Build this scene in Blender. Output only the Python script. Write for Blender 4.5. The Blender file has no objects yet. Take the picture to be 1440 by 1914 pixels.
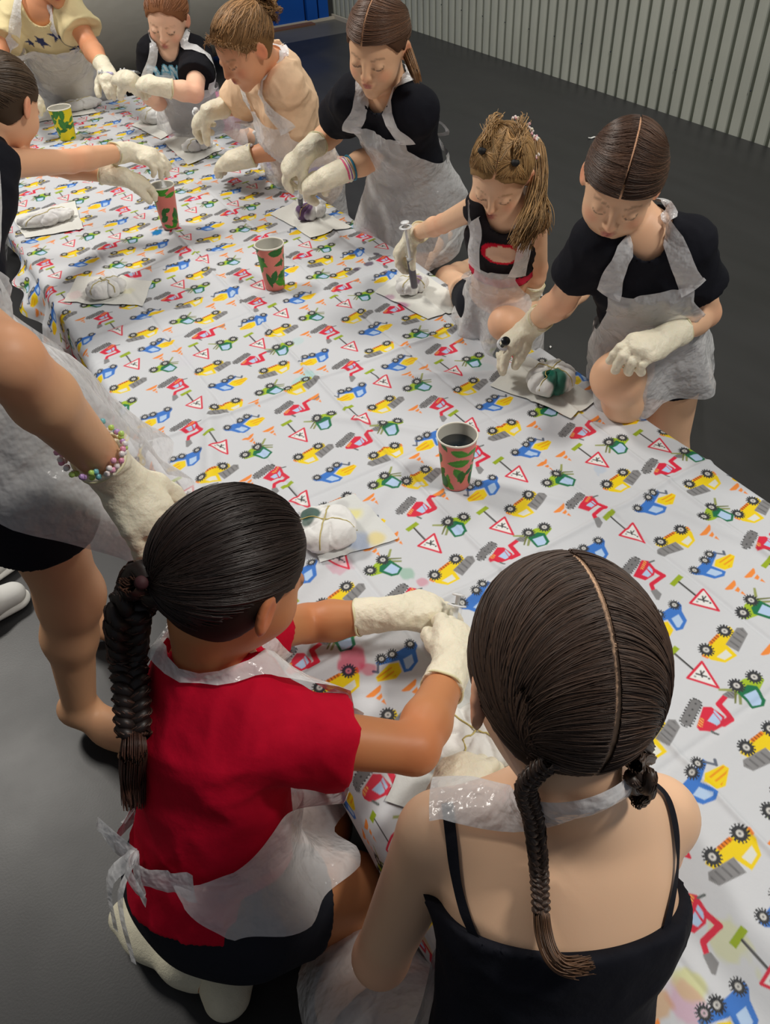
import bpy, math, random
import numpy as np
rng = np.random.default_rng(7); random.seed(7)
C = bpy.context.scene.collection
PI = math.pi
def V(*a): return np.array(a, float)
def unit(v):
    v = np.asarray(v, float); return v/(np.linalg.norm(v)+1e-12)
# ---------------------------------------------------------------- camera
FPX = 1488.; PPX, PPY = 720., 957.; CAMH = 1.38
_d = unit(V(2570*0+812-PPX, 2570-PPY, FPX))
_u = V(-459-PPX, -348-PPY, FPX); _u = unit(_u-_u.dot(_d)*_d)
_r = np.cross(_d, _u)
if _r[0] < 0: _r = -_r
RW = np.array([_r, _u, -_d])            # rows: world x, y, z in camera axes
CAM = V(0, 0, CAMH)
def ray(x, y): return RW@V((x-PPX)/FPX, (y-PPY)/FPX, 1.)
def at(x, y, z=0.):
    k = ray(x, y); return CAM+(z-CAMH)/k[2]*k
def dp(x, y, D): return CAM+D*ray(x, y)
def rch(p, x, y, L, near=False):
    """point on the sight line through (x, y) that lies L away from p"""
    k = ray(x, y); o = CAM-p; a = k.dot(k); b = 2*k.dot(o); c = o.dot(o)-L*L
    q = b*b-4*a*c
    if q < 0: t = -b/(2*a); m = CAM+t*k; return p+unit(m-p)*L
    t = (-b-math.sqrt(q))/(2*a) if near else (-b+math.sqrt(q))/(2*a)
    return CAM+t*k
def elbow(a, w, x, y, s=1., Lu=.235, Lf=.195):
    """point on the sight line through (x, y) that best joins shoulder a and wrist w with the arm's two lengths"""
    best = None
    for D in np.linspace(.5, 5, 1400):
        e = dp(x, y, D); c = abs(np.linalg.norm(e-a)-Lu*s)+abs(np.linalg.norm(e-w)-Lf*s)+.15*max(0, e[2]-max(a[2], w[2])-.03)
        if best is None or c < best[0]: best = (c, e)
    return best[1]
def surf(F, x, y, D0=.4, D1=5., off=0.):
    """where the sight line through (x, y) meets the field"""
    k = ray(x, y); n = np.linalg.norm(k); D = D0
    for _ in range(160):
        d = float(F((CAM+D*k)[None], m0=.12)[0])-off
        if abs(d) < .0006: break
        D += max(min(d, .08)*.8, -.05)/n
        if D > D1: return None
    return CAM+D*k
# ---------------------------------------------------------------- materials
def srgb(r, g, b):
    return tuple(((c/255)/12.92 if c/255 <= .04045 else ((c/255+.055)/1.055)**2.4) for c in (r, g, b))+(1.,)
def L3(c): return np.array(srgb(*c)[:3])
def mat(name, col=None, rough=.5, attr=False, spec=.5, metal=0., bump=None, sheen=0., sss=0., trans=0., alpha=None,
        coat=0., var=0., vscale=8., emis=None, aniso=0.):
    m = bpy.data.materials.new(name); m.use_nodes = True; nt = m.node_tree; b = nt.nodes['Principled BSDF']
    b.inputs['Roughness'].default_value = rough; b.inputs['Metallic'].default_value = metal
    b.inputs['Specular IOR Level'].default_value = spec
    if coat: b.inputs['Coat Weight'].default_value = coat; b.inputs['Coat Roughness'].default_value = .2
    if sheen: b.inputs['Sheen Weight'].default_value = sheen
    if sss:
        b.inputs['Subsurface Weight'].default_value = sss; b.inputs['Subsurface Scale'].default_value = .012
        b.inputs['Subsurface Radius'].default_value = (1., .35, .2)
    if trans: b.inputs['Transmission Weight'].default_value = trans
    if aniso: b.inputs['Anisotropic'].default_value = aniso
    if alpha is not None: b.inputs['Alpha'].default_value = alpha
    src = None
    if attr:
        a = nt.nodes.new('ShaderNodeAttribute'); a.attribute_name = 'col'; src = a.outputs['Color']
    elif col is not None:
        c = srgb(*col); b.inputs['Base Color'].default_value = c
        if var:
            r = nt.nodes.new('ShaderNodeRGB'); r.outputs[0].default_value = c; src = r.outputs[0]
    if emis: b.inputs['Emission Color'].default_value = srgb(*emis[0]); b.inputs['Emission Strength'].default_value = emis[1]
    tc = nt.nodes.new('ShaderNodeTexCoord')
    if src is not None:
        if var:
            n = nt.nodes.new('ShaderNodeTexNoise'); n.inputs['Scale'].default_value = vscale; n.inputs['Detail'].default_value = 5
            nt.links.new(tc.outputs['Object'], n.inputs['Vector'])
            mr = nt.nodes.new('ShaderNodeMapRange'); mr.inputs['From Min'].default_value = .3; mr.inputs['From Max'].default_value = .7
            mr.inputs['To Min'].default_value = 1-var; mr.inputs['To Max'].default_value = 1+var
            nt.links.new(n.outputs['Fac'], mr.inputs['Value'])
            mx = nt.nodes.new('ShaderNodeVectorMath'); mx.operation = 'SCALE'
            nt.links.new(src, mx.inputs[0]); nt.links.new(mr.outputs[0], mx.inputs['Scale']); src = mx.outputs[0]
        nt.links.new(src, b.inputs['Base Color'])
    if bump:
        last = None
        for (sc, st, dist) in bump:
            n = nt.nodes.new('ShaderNodeTexNoise'); n.inputs['Scale'].default_value = sc; n.inputs['Detail'].default_value = 4
            nt.links.new(tc.outputs['Object'], n.inputs['Vector'])
            bp = nt.nodes.new('ShaderNodeBump'); bp.inputs['Strength'].default_value = st; bp.inputs['Distance'].default_value = dist
            nt.links.new(n.outputs['Fac'], bp.inputs['Height'])
            if last: nt.links.new(last, bp.inputs['Normal'])
            last = bp.outputs[0]
        nt.links.new(last, b.inputs['Normal'])
    return m
# ---------------------------------------------------------------- objects
def mesh_obj(name, verts, faces, m, parent=None, col=None, smooth=True, quads=None, tris=None):
    """verts (N,3); faces list OR quads (M,4) / tris (K,3) arrays"""
    me = bpy.data.meshes.new(name)
    verts = np.asarray(verts, np.float32)
    if faces is not None and not isinstance(faces, np.ndarray):
        me.from_pydata([tuple(map(float, v)) for v in verts], [], faces)
    else:
        parts = [a for a in (faces, quads, tris) if a is not None and len(a)]
        nl = sum(a.size for a in parts); nf = sum(len(a) for a in parts)
        me.vertices.add(len(verts)); me.vertices.foreach_set('co', verts.ravel())
        me.loops.add(nl); me.loops.foreach_set('vertex_index', np.concatenate([a.ravel() for a in parts]).astype(np.int32))
        me.polygons.add(nf)
        tot = np.concatenate([np.full(len(a), a.shape[1], np.int32) for a in parts])
        st = np.concatenate([[0], np.cumsum(tot)[:-1]]).astype(np.int32)
        me.polygons.foreach_set('loop_start', st)
        try: me.polygons.foreach_set('loop_total', tot)
        except Exception: pass
        me.update(calc_edges=True)
    me.validate()
    if col is not None and len(me.vertices) == len(verts):
        a = me.color_attributes.new('col', 'FLOAT_COLOR', 'POINT')
        c = np.ones((len(verts), 4), np.float32); c[:, :3] = col
        a.data.foreach_set('color', c.ravel())
    if smooth: me.polygons.foreach_set('use_smooth', np.ones(len(me.polygons), bool))
    if m is not None: me.materials.append(m)
    me.update()
    o = bpy.data.objects.new(name, me); C.objects.link(o)
    if parent is not None:
        o.parent = parent; o.matrix_parent_inverse = parent.matrix_world.inverted()
    return o
def tag(o, label=None, cat=None, group=None, kind=None):
    if label: o['label'] = label
    if cat: o['category'] = cat
    if group: o['group'] = group
    if kind: o['kind'] = kind
    return o
def root(name, loc, label, cat, group=None):
    o = bpy.data.objects.new(name, None); C.objects.link(o); o.location = tuple(float(a) for a in loc)
    o.empty_display_size = .05
    bpy.context.view_layer.update()
    return tag(o, label, cat, group)
class MB:
    """collects simple shapes into one mesh"""
    def __init__(s): s.v = []; s.f = []; s.c = []; s.n = 0
    def add(s, v, f, c=None):
        v = np.asarray(v, float); s.v.append(v); s.f += [tuple(i+s.n for i in q) for q in f]; s.n += len(v)
        s.c.append(np.tile(np.array(c if c is not None else (.5, .5, .5), float), (len(v), 1)))
    def box(s, lo, hi, M=None, c=None, bev=0.):
        x0, y0, z0 = lo; x1, y1, z1 = hi
        v = np.array([(x, y, z) for z in (z0, z1) for y in (y0, y1) for x in (x0, x1)], float)
        if M is not None: v = v@M[:3, :3].T+M[:3, 3]
        s.add(v, [(0, 2, 3, 1), (4, 5, 7, 6), (0, 1, 5, 4), (2, 6, 7, 3), (0, 4, 6, 2), (1, 3, 7, 5)], c)
    def rings(s, P, R, seg=16, c=None, cap=True, up=None, q=1.):
        """tube through points P with radii R"""
        P = np.asarray(P, float); n = len(P); R = np.broadcast_to(R, (n,)) if np.ndim(R) < 2 else R
        T = np.gradient(P, axis=0); T /= np.linalg.norm(T, axis=1)[:, None]+1e-12
        a = V(0, 0, 1) if up is None else np.asarray(up, float)
        if abs(T[0].dot(a)) > .95: a = V(1, 0, 0)
        vs = []; e = unit(a-a.dot(T[0])*T[0])
        th = np.arange(seg)*2*PI/seg
        for i in range(n):
            e = unit(e-e.dot(T[i])*T[i]); g = np.cross(T[i], e)
            vs.append(P[i]+R[i]*(np.cos(th)[:, None]*e*q+np.sin(th)[:, None]*g))
        f = []
        for i in range(n-1):
            for j in range(seg):
                k = (j+1) % seg; f.append((i*seg+j, i*seg+k, (i+1)*seg+k, (i+1)*seg+j))
        if cap:
            f.append(tuple(range(seg))[::-1]); f.append(tuple((n-1)*seg+j for j in range(seg)))
        s.add(np.concatenate(vs), f, c)
    def lathe(s, prof, seg=32, M=None, c=None):
        """prof: list of (r, z)"""
        th = np.arange(seg)*2*PI/seg; v = []; f = []
        for r, z in prof:
            v += [(r*math.cos(t), r*math.sin(t), z) for t in th]
        for i in range(len(prof)-1):
            for j in range(seg):
                k = (j+1) % seg; f.append((i*seg+j, i*seg+k, (i+1)*seg+k, (i+1)*seg+j))
        v = np.array(v)
        if M is not None: v = v@M[:3, :3].T+M[:3, 3]
        s.add(v, f, c)
    def ball(s, c0, r, c=None, seg=10):
        th = np.linspace(0, PI, seg//2+1); s.lathe([(max(1e-5, math.sin(t))*1., -math.cos(t)) for t in th], seg,
            np.array([[r if np.ndim(r) == 0 else r[0], 0, 0, c0[0]], [0, r if np.ndim(r) == 0 else r[1], 0, c0[1]], [0, 0, r if np.ndim(r) == 0 else r[2], c0[2]], [0, 0, 0, 1]]), c)
    def build(s, name, m, parent=None, smooth=True, col=False):
        v = np.concatenate(s.v)
        return mesh_obj(name, v, s.f, m, parent, np.concatenate(s.c) if col else None, smooth)
def frame(o, x, y, z):
    M = np.eye(4); M[:3, 0] = x; M[:3, 1] = y; M[:3, 2] = z; M[:3, 3] = o; return M
# ---------------------------------------------------------------- noise
_nd = [(unit(rng.normal(size=3)), rng.uniform(0, 6.28)) for _ in range(28)]
def snoise(P, freq, seed=0, n=7):
    a = 0.
    for i in range(n):
        d, ph = _nd[(i+seed*3) % 28]
        e, ph2 = _nd[(i+seed*5+9) % 28]
        a = a+np.sin(P@d*freq*(.7+.11*i)+ph+1.7*np.sin(P@e*freq*.6+ph2))
    return a/n
def sm(x, a, b):
    t = np.clip((x-a)/(b-a), 0, 1); return t*t*(3-2*t)
# ---------------------------------------------------------------- implicit surfaces
class Field:
    def __init__(s): s.p = []; s.post = []
    def add(s, fn, lo, hi, k=.01, op='u'): s.p.append((fn, np.asarray(lo, float), np.asarray(hi, float), k, op)); return s
    def cone(s, a, b, ra, rb, k=.012, n=None, q=1., flat=False, flat0=False, op='u', bend=None):
        """tapered limb a->b; n, q: flattened to q along n; flat: cut square at b"""
        a = np.asarray(a, float); b = np.asarray(b, float); ba = b-a; L = np.linalg.norm(ba)+1e-9; w = ba/L
        R = max(ra, rb); lo = np.minimum(a, b)-R; hi = np.maximum(a, b)+R
        nn = None if n is None else unit(n)
        def fn(P):
            v = P-a; t = v@w; h = np.clip(t/L, 0, 1); v = v-(h*L)[:, None]*w
            r = ra+(rb-ra)*h
            if nn is not None:
                d0 = np.sqrt((v*v).sum(1))+1e-9
                c = v@nn; v = v+((1/q-1)*c)[:, None]*nn
                d1 = np.sqrt((v*v).sum(1))+1e-9
                d = (d1-r)*np.minimum(1, d0/d1)
            else: d = np.sqrt((v*v).sum(1))-r
            if flat: d = np.maximum(d, t-L)
            if flat0: d = np.maximum(d, -t)
            return d
        return s.add(fn, lo, hi, k, op)
    def ell(s, c, r, R=None, k=.01, op='u'):
        c = np.asarray(c, float); r = np.asarray(r, float)*np.ones(3); R = np.eye(3) if R is None else np.asarray(R)   # columns = axes
        m = r.max()
        def fn(P):
            q = (P-c)@R; k0 = np.sqrt(((q/r)**2).sum(1))+1e-9; k1 = np.sqrt(((q/r**2)**2).sum(1))+1e-9
            return k0*(k0-1)/k1
        return s.add(fn, c-m, c+m, k, op)
    def ball(s, c, r, k=.01, op='u'):
        c = np.asarray(c, float)
        return s.add(lambda P: np.sqrt(((P-c)**2).sum(1))-r, c-r, c+r, k, op)
    def chain(s, pts, rs, k=.01):
        for i in range(len(pts)-1): s.cone(pts[i], pts[i+1], rs[i], rs[i+1], k)
        return s
    def __call__(s, P, m0=.05):
        P = np.asarray(P, float); d = np.full(len(P), .3)
        for fn, lo, hi, k, op in s.p:
            mg = k+m0
            m = ((P > lo-mg) & (P < hi+mg)).all(1)
            if not m.any(): continue
            x = fn(P[m]); y = d[m]
            if op == 'u':
                h = np.maximum(k-np.abs(x-y), 0)/k; d[m] = np.minimum(x, y)-h*h*k*.25
            else:
                x = -x; h = np.maximum(k-np.abs(x-y), 0)/k; d[m] = np.maximum(x, y)+h*h*k*.25
        for f in s.post: d = f(P, d)
        return d
    def bounds(s):
        return np.min([p[1] for p in s.p if p[4] == 'u'], 0), np.max([p[2] for p in s.p if p[4] == 'u'], 0)
    def mesh(s, h=.005, pad=.02, lo=None, hi=None):
        l, u = s.bounds(); l = (l if lo is None else np.asarray(lo))-pad; u = (u if hi is None else np.asarray(hi))+pad
        return surface_nets(s, l, u, h)
def surface_nets(f, lo, hi, h, B=8):
    nb = np.maximum(1, np.ceil((hi-lo)/(h*B)).astype(int)); N = nb*B
    D = np.empty(tuple(N), np.float32)
    bi = np.stack(np.meshgrid(*[np.arange(n) for n in nb], indexing='ij'), -1).reshape(-1, 3)
    cc = lo+(bi+.5)*B*h-.5*h
    dc = f(cc, m0=B*h*2.2)
    act = np.abs(dc) < B*h*1.5
    Dv = D.reshape(nb[0], B, nb[1], B, nb[2], B).transpose(0, 2, 4, 1, 3, 5)
    Dv[bi[:, 0], bi[:, 1], bi[:, 2]] = np.where(dc < 0, -.1, .1)[:, None, None, None]
    off = np.stack(np.meshgrid(*[np.arange(B)]*3, indexing='ij'), -1).reshape(-1, 3)*h
    ab = bi[act]
    CH = 1500
    for i in range(0, len(ab), CH):
        b = ab[i:i+CH]; P = (lo+b*B*h)[:, None, :]+off[None]
        d = f(P.reshape(-1, 3), m0=.02)
        Dv[b[:, 0], b[:, 1], b[:, 2]] = d.reshape(len(b), B, B, B)
    D[0] = D[-1] = .1; D[:, 0] = D[:, -1] = .1; D[:, :, 0] = D[:, :, -1] = .1
    S = (D < 0); n = [x-1 for x in N]
    cnt = np.zeros(n, np.int8)
    cor = [(a, b, c) for a in (0, 1) for b in (0, 1) for c in (0, 1)]
    for a, b, c in cor: cnt += S[a:n[0]+a, b:n[1]+b, c:n[2]+c]
    idx = np.argwhere((cnt > 0) & (cnt < 8))
    if len(idx) == 0: return np.zeros((0, 3)), np.zeros((0, 4), int)
    val = {c: D[idx[:, 0]+c[0], idx[:, 1]+c[1], idx[:, 2]+c[2]] for c in cor}
    acc = np.zeros((len(idx), 3)); w = np.zeros(len(idx))
    for c0 in cor:
        for ax in range(3):
            if c0[ax]: continue
            c1 = list(c0); c1[ax] = 1; c1 = tuple(c1)
            a, b = val[c0], val[c1]; m = (a < 0) != (b < 0)
            t = np.where(m, a/(a-b+1e-20*(a == b)), 0)
            p = np.tile(np.array(c0, float), (len(idx), 1)); p[:, ax] += t
            acc[m] += p[m]; w[m] += 1
    verts = lo+(idx+acc/w[:, None])*h
    vid = np.full(n, -1, np.int32); vid[tuple(idx.T)] = np.arange(len(idx))
    Q = []
    for ax in range(3):
        s0 = [slice(1, n[i]) for i in range(3)]; s0[ax] = slice(0, n[ax])
        s1 = list(s0); s1[ax] = slice(1, n[ax]+1)
        A = S[tuple(s0)]; Bb = S[tuple(s1)]
        e = np.argwhere(A != Bb); o = np.array([1, 1, 1]); o[ax] = 0; e = e+o
        sg = S[tuple(e.T)]
        u, v = (ax+1) % 3, (ax+2) % 3
        def g(du, dv):
            q = e.copy(); q[:, u] -= du; q[:, v] -= dv; return vid[tuple(q.T)]
        q = np.stack([g(1, 1), g(0, 1), g(0, 0), g(1, 0)], 1)
        q[~sg] = q[~sg][:, ::-1]; Q.append(q)
    Q = np.concatenate(Q); Q = Q[(Q >= 0).all(1)]
    return verts, Q
def grad(f, P, e=.002):
    g = np.stack([f(P+V(*(e if i == j else 0 for j in range(3))))-f(P-V(*(e if i == j else 0 for j in range(3)))) for i in range(3)], 1)
    return g/(np.linalg.norm(g, axis=1)[:, None]+1e-9)
def push(f, P, off, it=5):
    """moves points out of the body until they stand off by off"""
    P = np.array(P, float)
    for _ in range(it):
        d = f(P, m0=.06); m = d < off
        if not m.any(): break
        P[m] += grad(f, P[m])*(off-d[m])[:, None]*.9
    return P
def smooth_path(pts, n):
    """Catmull-Rom through pts"""
    P = [np.asarray(p, float) for p in pts]; P = [2*P[0]-P[1]]+P+[2*P[-1]-P[-2]]; out = []
    m = len(P)-3
    for i in range(n):
        t = i/(n-1)*m; k = min(int(t), m-1); t -= k; a, b, c, d = P[k:k+4]
        out.append(.5*((2*b)+(-a+c)*t+(2*a-5*b+4*c-d)*t*t+(-a+3*b-3*c+d)*t**3))
    return np.array(out)
def ribbon(pts, width, f=None, nrm=None, nw=5, off=.006, curl=0., thick=0.):
    """strip along pts, width across; f: field that gives the normals"""
    P = np.asarray(pts, float); n = len(P); T = np.gradient(P, axis=0); T /= np.linalg.norm(T, axis=1)[:, None]+1e-9
    Nn = grad(f, P, .006) if f is not None else np.tile(unit(nrm), (n, 1))
    W = np.cross(T, Nn); W /= np.linalg.norm(W, axis=1)[:, None]+1e-9
    wd = np.broadcast_to(width, (n,)); s = np.linspace(-.5, .5, nw)
    G = P[:, None]+s[None, :, None]*wd[:, None, None]*W[:, None]+Nn[:, None]*(curl*(1-4*s**2))[None, :, None]
    G = G.reshape(-1, 3)
    if f is not None: G = push(f, G, off, 3)
    q = [(i*nw+j, i*nw+j+1, (i+1)*nw+j+1, (i+1)*nw+j) for i in range(n-1) for j in range(nw-1)]
    return G, q
# ================================================================ camera, light, room
sc = bpy.context.scene
cd = bpy.data.cameras.new('camera'); cam = bpy.data.objects.new('camera', cd); C.objects.link(cam); sc.camera = cam
cd.sensor_fit = 'HORIZONTAL'; cd.sensor_width = 36; cd.lens = 36*FPX/1440; cd.clip_start = .02; cd.clip_end = 60
from mathutils import Matrix
Rc = RW@np.diag([1., -1., -1.])
Mc = np.eye(4); Mc[:3, :3] = Rc; Mc[:3, 3] = CAM
cam.matrix_world = Matrix(Mc.tolist())
sc.view_settings.view_transform = 'Standard'; sc.view_settings.look = 'None'; sc.view_settings.gamma = 1
sc.view_settings.use_curve_mapping = False; sc.view_settings.exposure = -0.16
w = bpy.data.worlds.new('hall'); sc.world = w; w.use_nodes = True
w.node_tree.nodes['Background'].inputs[0].default_value = (.80, .87, 1., 1); w.node_tree.nodes['Background'].inputs[1].default_value = .155
def area(name, loc, size, power, col, aim=None, shape='SQUARE', sy=None):
    l = bpy.data.lights.new(name, 'AREA'); l.energy = power; l.color = col; l.size = size
    if sy: l.shape = 'RECTANGLE'; l.size_y = sy
    o = bpy.data.objects.new(name, l); C.objects.link(o); o.location = loc
    d = V(*(aim if aim else (loc[0], loc[1], 0)))-V(*loc)
    from mathutils import Vector
    o.rotation_euler = Vector(tuple(d)).to_track_quat('-Z', 'Y').to_euler(); return o
area('overhead_light', (-.9, 4.1, 4.0), .9, 128, (1., .95, .87), aim=(.3, 1.8, 0), sy=.5)
area('overhead_light', (2.3, -.7, 3.9), .8, 98, (1., .95, .87), aim=(.5, 1.0, 0), sy=.5)
area('overhead_light', (.2, 5.0, 4.0), 1.0, 38, (1., .96, .9), aim=(1.2, 6.4, 0), sy=.5)  # added fill light, brightens the silver roll and the far end
area('overhead_light', (2.6, 3.6, 4.4), 1.2, 60, (1., .95, .87), aim=(1.6, 3.0, 0), sy=.5)

WX = 3.586; YE = 6.98; MY = 6.0; MZ = -.1
def floor_mat(name, col, rough, scuff=.35):
    m = mat(name, col, rough, spec=.45)
    nt = m.node_tree; b = nt.nodes['Principled BSDF']
    tc = nt.nodes.new('ShaderNodeTexCoord')
    def noise(sc_, vec=None, det=6, st=None):
        n = nt.nodes.new('ShaderNodeTexNoise'); n.inputs['Scale'].default_value = sc_; n.inputs['Detail'].default_value = det
        mp = nt.nodes.new('ShaderNodeMapping'); mp.inputs['Scale'].default_value = st or (1, 1, 1)
        nt.links.new(tc.outputs['Object'], mp.inputs['Vector']); nt.links.new(mp.outputs[0], n.inputs['Vector']); return n
    n1 = noise(1.6); n2 = noise(9, st=(1, .15, 1)); n3 = noise(240)
    r = nt.nodes.new('ShaderNodeValToRGB'); r.color_ramp.elements[0].position = .35; r.color_ramp.elements[1].position = .72
    c = np.array(srgb(*col)); r.color_ramp.elements[0].color = tuple(c); r.color_ramp.elements[1].color = tuple(np.minimum(1, c*np.array([1+scuff*2, 1+scuff*2, 1+scuff*2, 1])))
    mx = nt.nodes.new('ShaderNodeMath'); mx.operation = 'MULTIPLY_ADD'; mx.inputs[1].default_value = .5
    nt.links.new(n2.outputs['Fac'], mx.inputs[0]); 
    h = nt.nodes.new('ShaderNodeMath'); h.operation = 'MULTIPLY'; h.inputs[1].default_value = .5
    nt.links.new(n1.outputs['Fac'], h.inputs[0]); nt.links.new(h.outputs[0], mx.inputs[2])
    nt.links.new(mx.outputs[0], r.inputs[0]); nt.links.new(r.outputs[0], b.inputs['Base Color'])
    mr = nt.nodes.new('ShaderNodeMapRange'); mr.inputs['From Min'].default_value = .3; mr.inputs['From Max'].default_value = .7
    mr.inputs['To Min'].default_value = rough-.06; mr.inputs['To Max'].default_value = rough+.1
    nt.links.new(n1.outputs['Fac'], mr.inputs['Value']); nt.links.new(mr.outputs[0], b.inputs['Roughness'])
    bp = nt.nodes.new('ShaderNodeBump'); bp.inputs['Strength'].default_value = .10; bp.inputs['Distance'].default_value = .001
    nt.links.new(n3.outputs['Fac'], bp.inputs['Height']); nt.links.new(bp.outputs[0], b.inputs['Normal'])
    return m
# vinyl mat surface the children sit on (its seams run along the hall)
mb = MB()
M_floor = floor_mat('black_vinyl', (35, 35, 36), .42)
mb.box((-2.6, -2.2, MZ), (WX-.002, MY, 0))
o = mb.build('floor', M_floor, smooth=False); tag(o, kind='structure')
bv = o.modifiers.new('bevel', 'BEVEL'); bv.width = .004; bv.segments = 2
mb = MB(); mb.box((-2.6, -2.2, MZ-.1), (WX+.2, YE+.2, MZ-.0005))
o = mb.build('floor_hall', mat('grey_concrete_paint', (104, 102, 98), .45, var=.12, vscale=2.), smooth=False); o.name = 'floor'; tag(o, kind='structure')
# corrugated steel cladding
pit = .0801; ns = 14
ys = []; xs = []
y = -2.2; prof = [(0, 0), (.03, -.12), (.07, -1), (.27, -1), (.31, -.12), (.34, 0), (.55, .06), (.80, .06)]
while y < YE:
    for t, d in prof:
        ys.append(y+t*pit); xs.append(WX-.0+.0-d*.013*-1 if False else WX-d*.038)
    y += pit
zz = [MZ, .4, 1.2, 2.2, 3.4]
v = [(x, y_, z) for z in zz for x, y_ in zip(xs, ys)]; n = len(xs)
f = [(k*n+i, k*n+i+1, (k+1)*n+i+1, (k+1)*n+i) for k in range(len(zz)-1) for i in range(n-1)]
mb = MB(); mb.add(v, f)
o = mb.build('wall_right', mat('galvanised_steel', (178, 182, 172), .55, metal=.1, var=.07, vscale=3.), smooth=False)
o.data.materials.append(mat('screw_head', (70, 74, 80), .4, metal=.6))
tag(o, kind='structure')
# row of screw heads belongs to the cladding
mb = MB()
def onwall(px, py):
    k = ray(px, py); return CAM+(WX-.006)/k[0]*k
p0 = onwall(1276, 134)
yy = p0[1]; 
ks = np.arange(-30, 60)
for k in ks:
    yk = (math.floor(yy/pit)+.63)*pit+k*3*pit
    if -1 < yk < YE: mb.ball((WX-.006, yk, p0[2]), (.0035, .0045, .0045), seg=8)
tag(mb.build('trim_1', mat('screw_steel', (60, 66, 74), .4, metal=.7), None), kind='structure')
# pale skirting strip where the bare floor meets the cladding
mb = MB(); mb.box((WX-.03, MY+.01, MZ), (WX-.012, YE, MZ+.03)); mb.box((2.6, YE-.06, MZ), (WX-.03, YE-.03, MZ+.02))
tag(mb.build('baseboard_right', mat('pale_strip', (196, 188, 172), .6), smooth=False), kind='structure')
# end wall, blue door and its frame
mb = MB(); mb.box((-2.6, YE, MZ), (WX+.02, YE+.1, 3.4))
tag(mb.build('wall_far', mat('dim_far_wall', (66, 66, 66), .7, var=.1), smooth=False), kind='structure')
dm = mat('blue_door_paint', (0, 78, 168), .42, var=.05, vscale=2.)
bx0, bx1 = at(455, 45, MZ), at(611, 31, MZ)
x1 = WX-.05; x0 = x1-.95
mb = MB(); mb.box((x0-.5, YE-.03, MZ+.02), (x1-.24, YE-.001, 2.2))
o = mb.build('door_1', dm, smooth=False); tag(o, kind='structure')
mb = MB(); mb.box((x1-.225, YE-.055, MZ+.02), (x1-.13, YE-.001, 2.2)); mb.box((x1-.11, YE-.04, MZ+.02), (x1-.02, YE-.001, 2.2))
tag(mb.build('door_frame', dm, o, smooth=False), kind='structure')
mb = MB(); mb.box((x0-.5, YE-.14, MZ), (x1-.2, YE-.06, MZ+.012)); tag(mb.build('trim_2', mat('brown_threshold', (120, 84, 66), .6), smooth=False), kind='structure')
mb = MB(); mb.box((-2.7, -2.2, MZ), (-2.6, YE, 3.4)); tag(mb.build('wall_left', mat('dim_left_wall', (120, 118, 114), .8), smooth=False), kind='structure')
# big silver inflatable roll lying behind the far children
a0, a1 = V(.15, 5.55, .62), V(2.25, 6.02, .62)
ax_ = unit(a1-a0); Rr = .60; L = np.linalg.norm(a1-a0)
rt = root('inflatable_roll', ((a0+a1)/2)*V(1, 1, 0), 'big silver-grey inflatable roll lying on the mat behind the far children', 'inflatable roll')
mb = MB(); pr = []
for i in range(33):
    t = i/32; e = min(t, 1-t)*L
    r = Rr*(1-max(0, 1-e/.16)**2.6*.55)-.012*math.exp(-((t-.36)*L/.014)**2)-.010*math.exp(-((t-.72)*L/.014)**2)
    pr.append((r, t*L-L/2))
pr = [(.001, -L/2-.01)]+pr+[(.001, L/2+.01)]
zax = ax_; xax = unit(np.cross(V(0, 0, 1), zax)); yax = np.cross(zax, xax)
mb.lathe(pr, 64, frame((a0+a1)/2, xax, yax, zax))
body = mb.build('inflated_body', mat('silver_vinyl', (206, 204, 196), .36, metal=.15, bump=[(14, .3, .01)]), rt)
mb = MB()
for t in (.36, .72):
    pts = [(a0+zax*t*L+(Rr-.008)*(math.cos(q)*xax+math.sin(q)*yax)) for q in np.linspace(0, 2*PI, 65)]
    mb.rings(pts, .006, 6, cap=False)
mb.build('seam', mat('seam_tape', (176, 176, 172), .35), rt)
# crumbs of paper on the mat
def scrap(px, py, l, wd, lab, rot=0., col=(225, 225, 222)):
    p = at(px, py, .001); mb = MB(); m = rot
    pts = [p+V(math.cos(m), math.sin(m), 0)*t*l+V(0, 0, .003+.002*math.sin(t*9)) for t in np.linspace(-.5, .5, 7)]
    g, q = ribbon(pts, wd, nrm=(0, 0, 1), nw=4, curl=.002); mb.add(g, q)
    o = mb.build('paper_scrap', mat('scrap', col, .7)); tag(o, lab, 'paper scrap')
scrap(1108, 258, .05, .014, 'white paper scrap on the mat behind the head of the centre-parted girl', -.3)
scrap(778, 505, .010, .007, 'tiny white paper crumb on the mat beside the small girl with crystal hair clips', .3)
scrap(1029, 650, .010, .007, 'tiny white paper crumb on the mat between the two nearest kneeling girls', .1)
scrap(808, 482, .008, .005, 'tiny white paper crumb on the mat behind the outstretched arm holding a purple syringe', .6)
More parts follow.
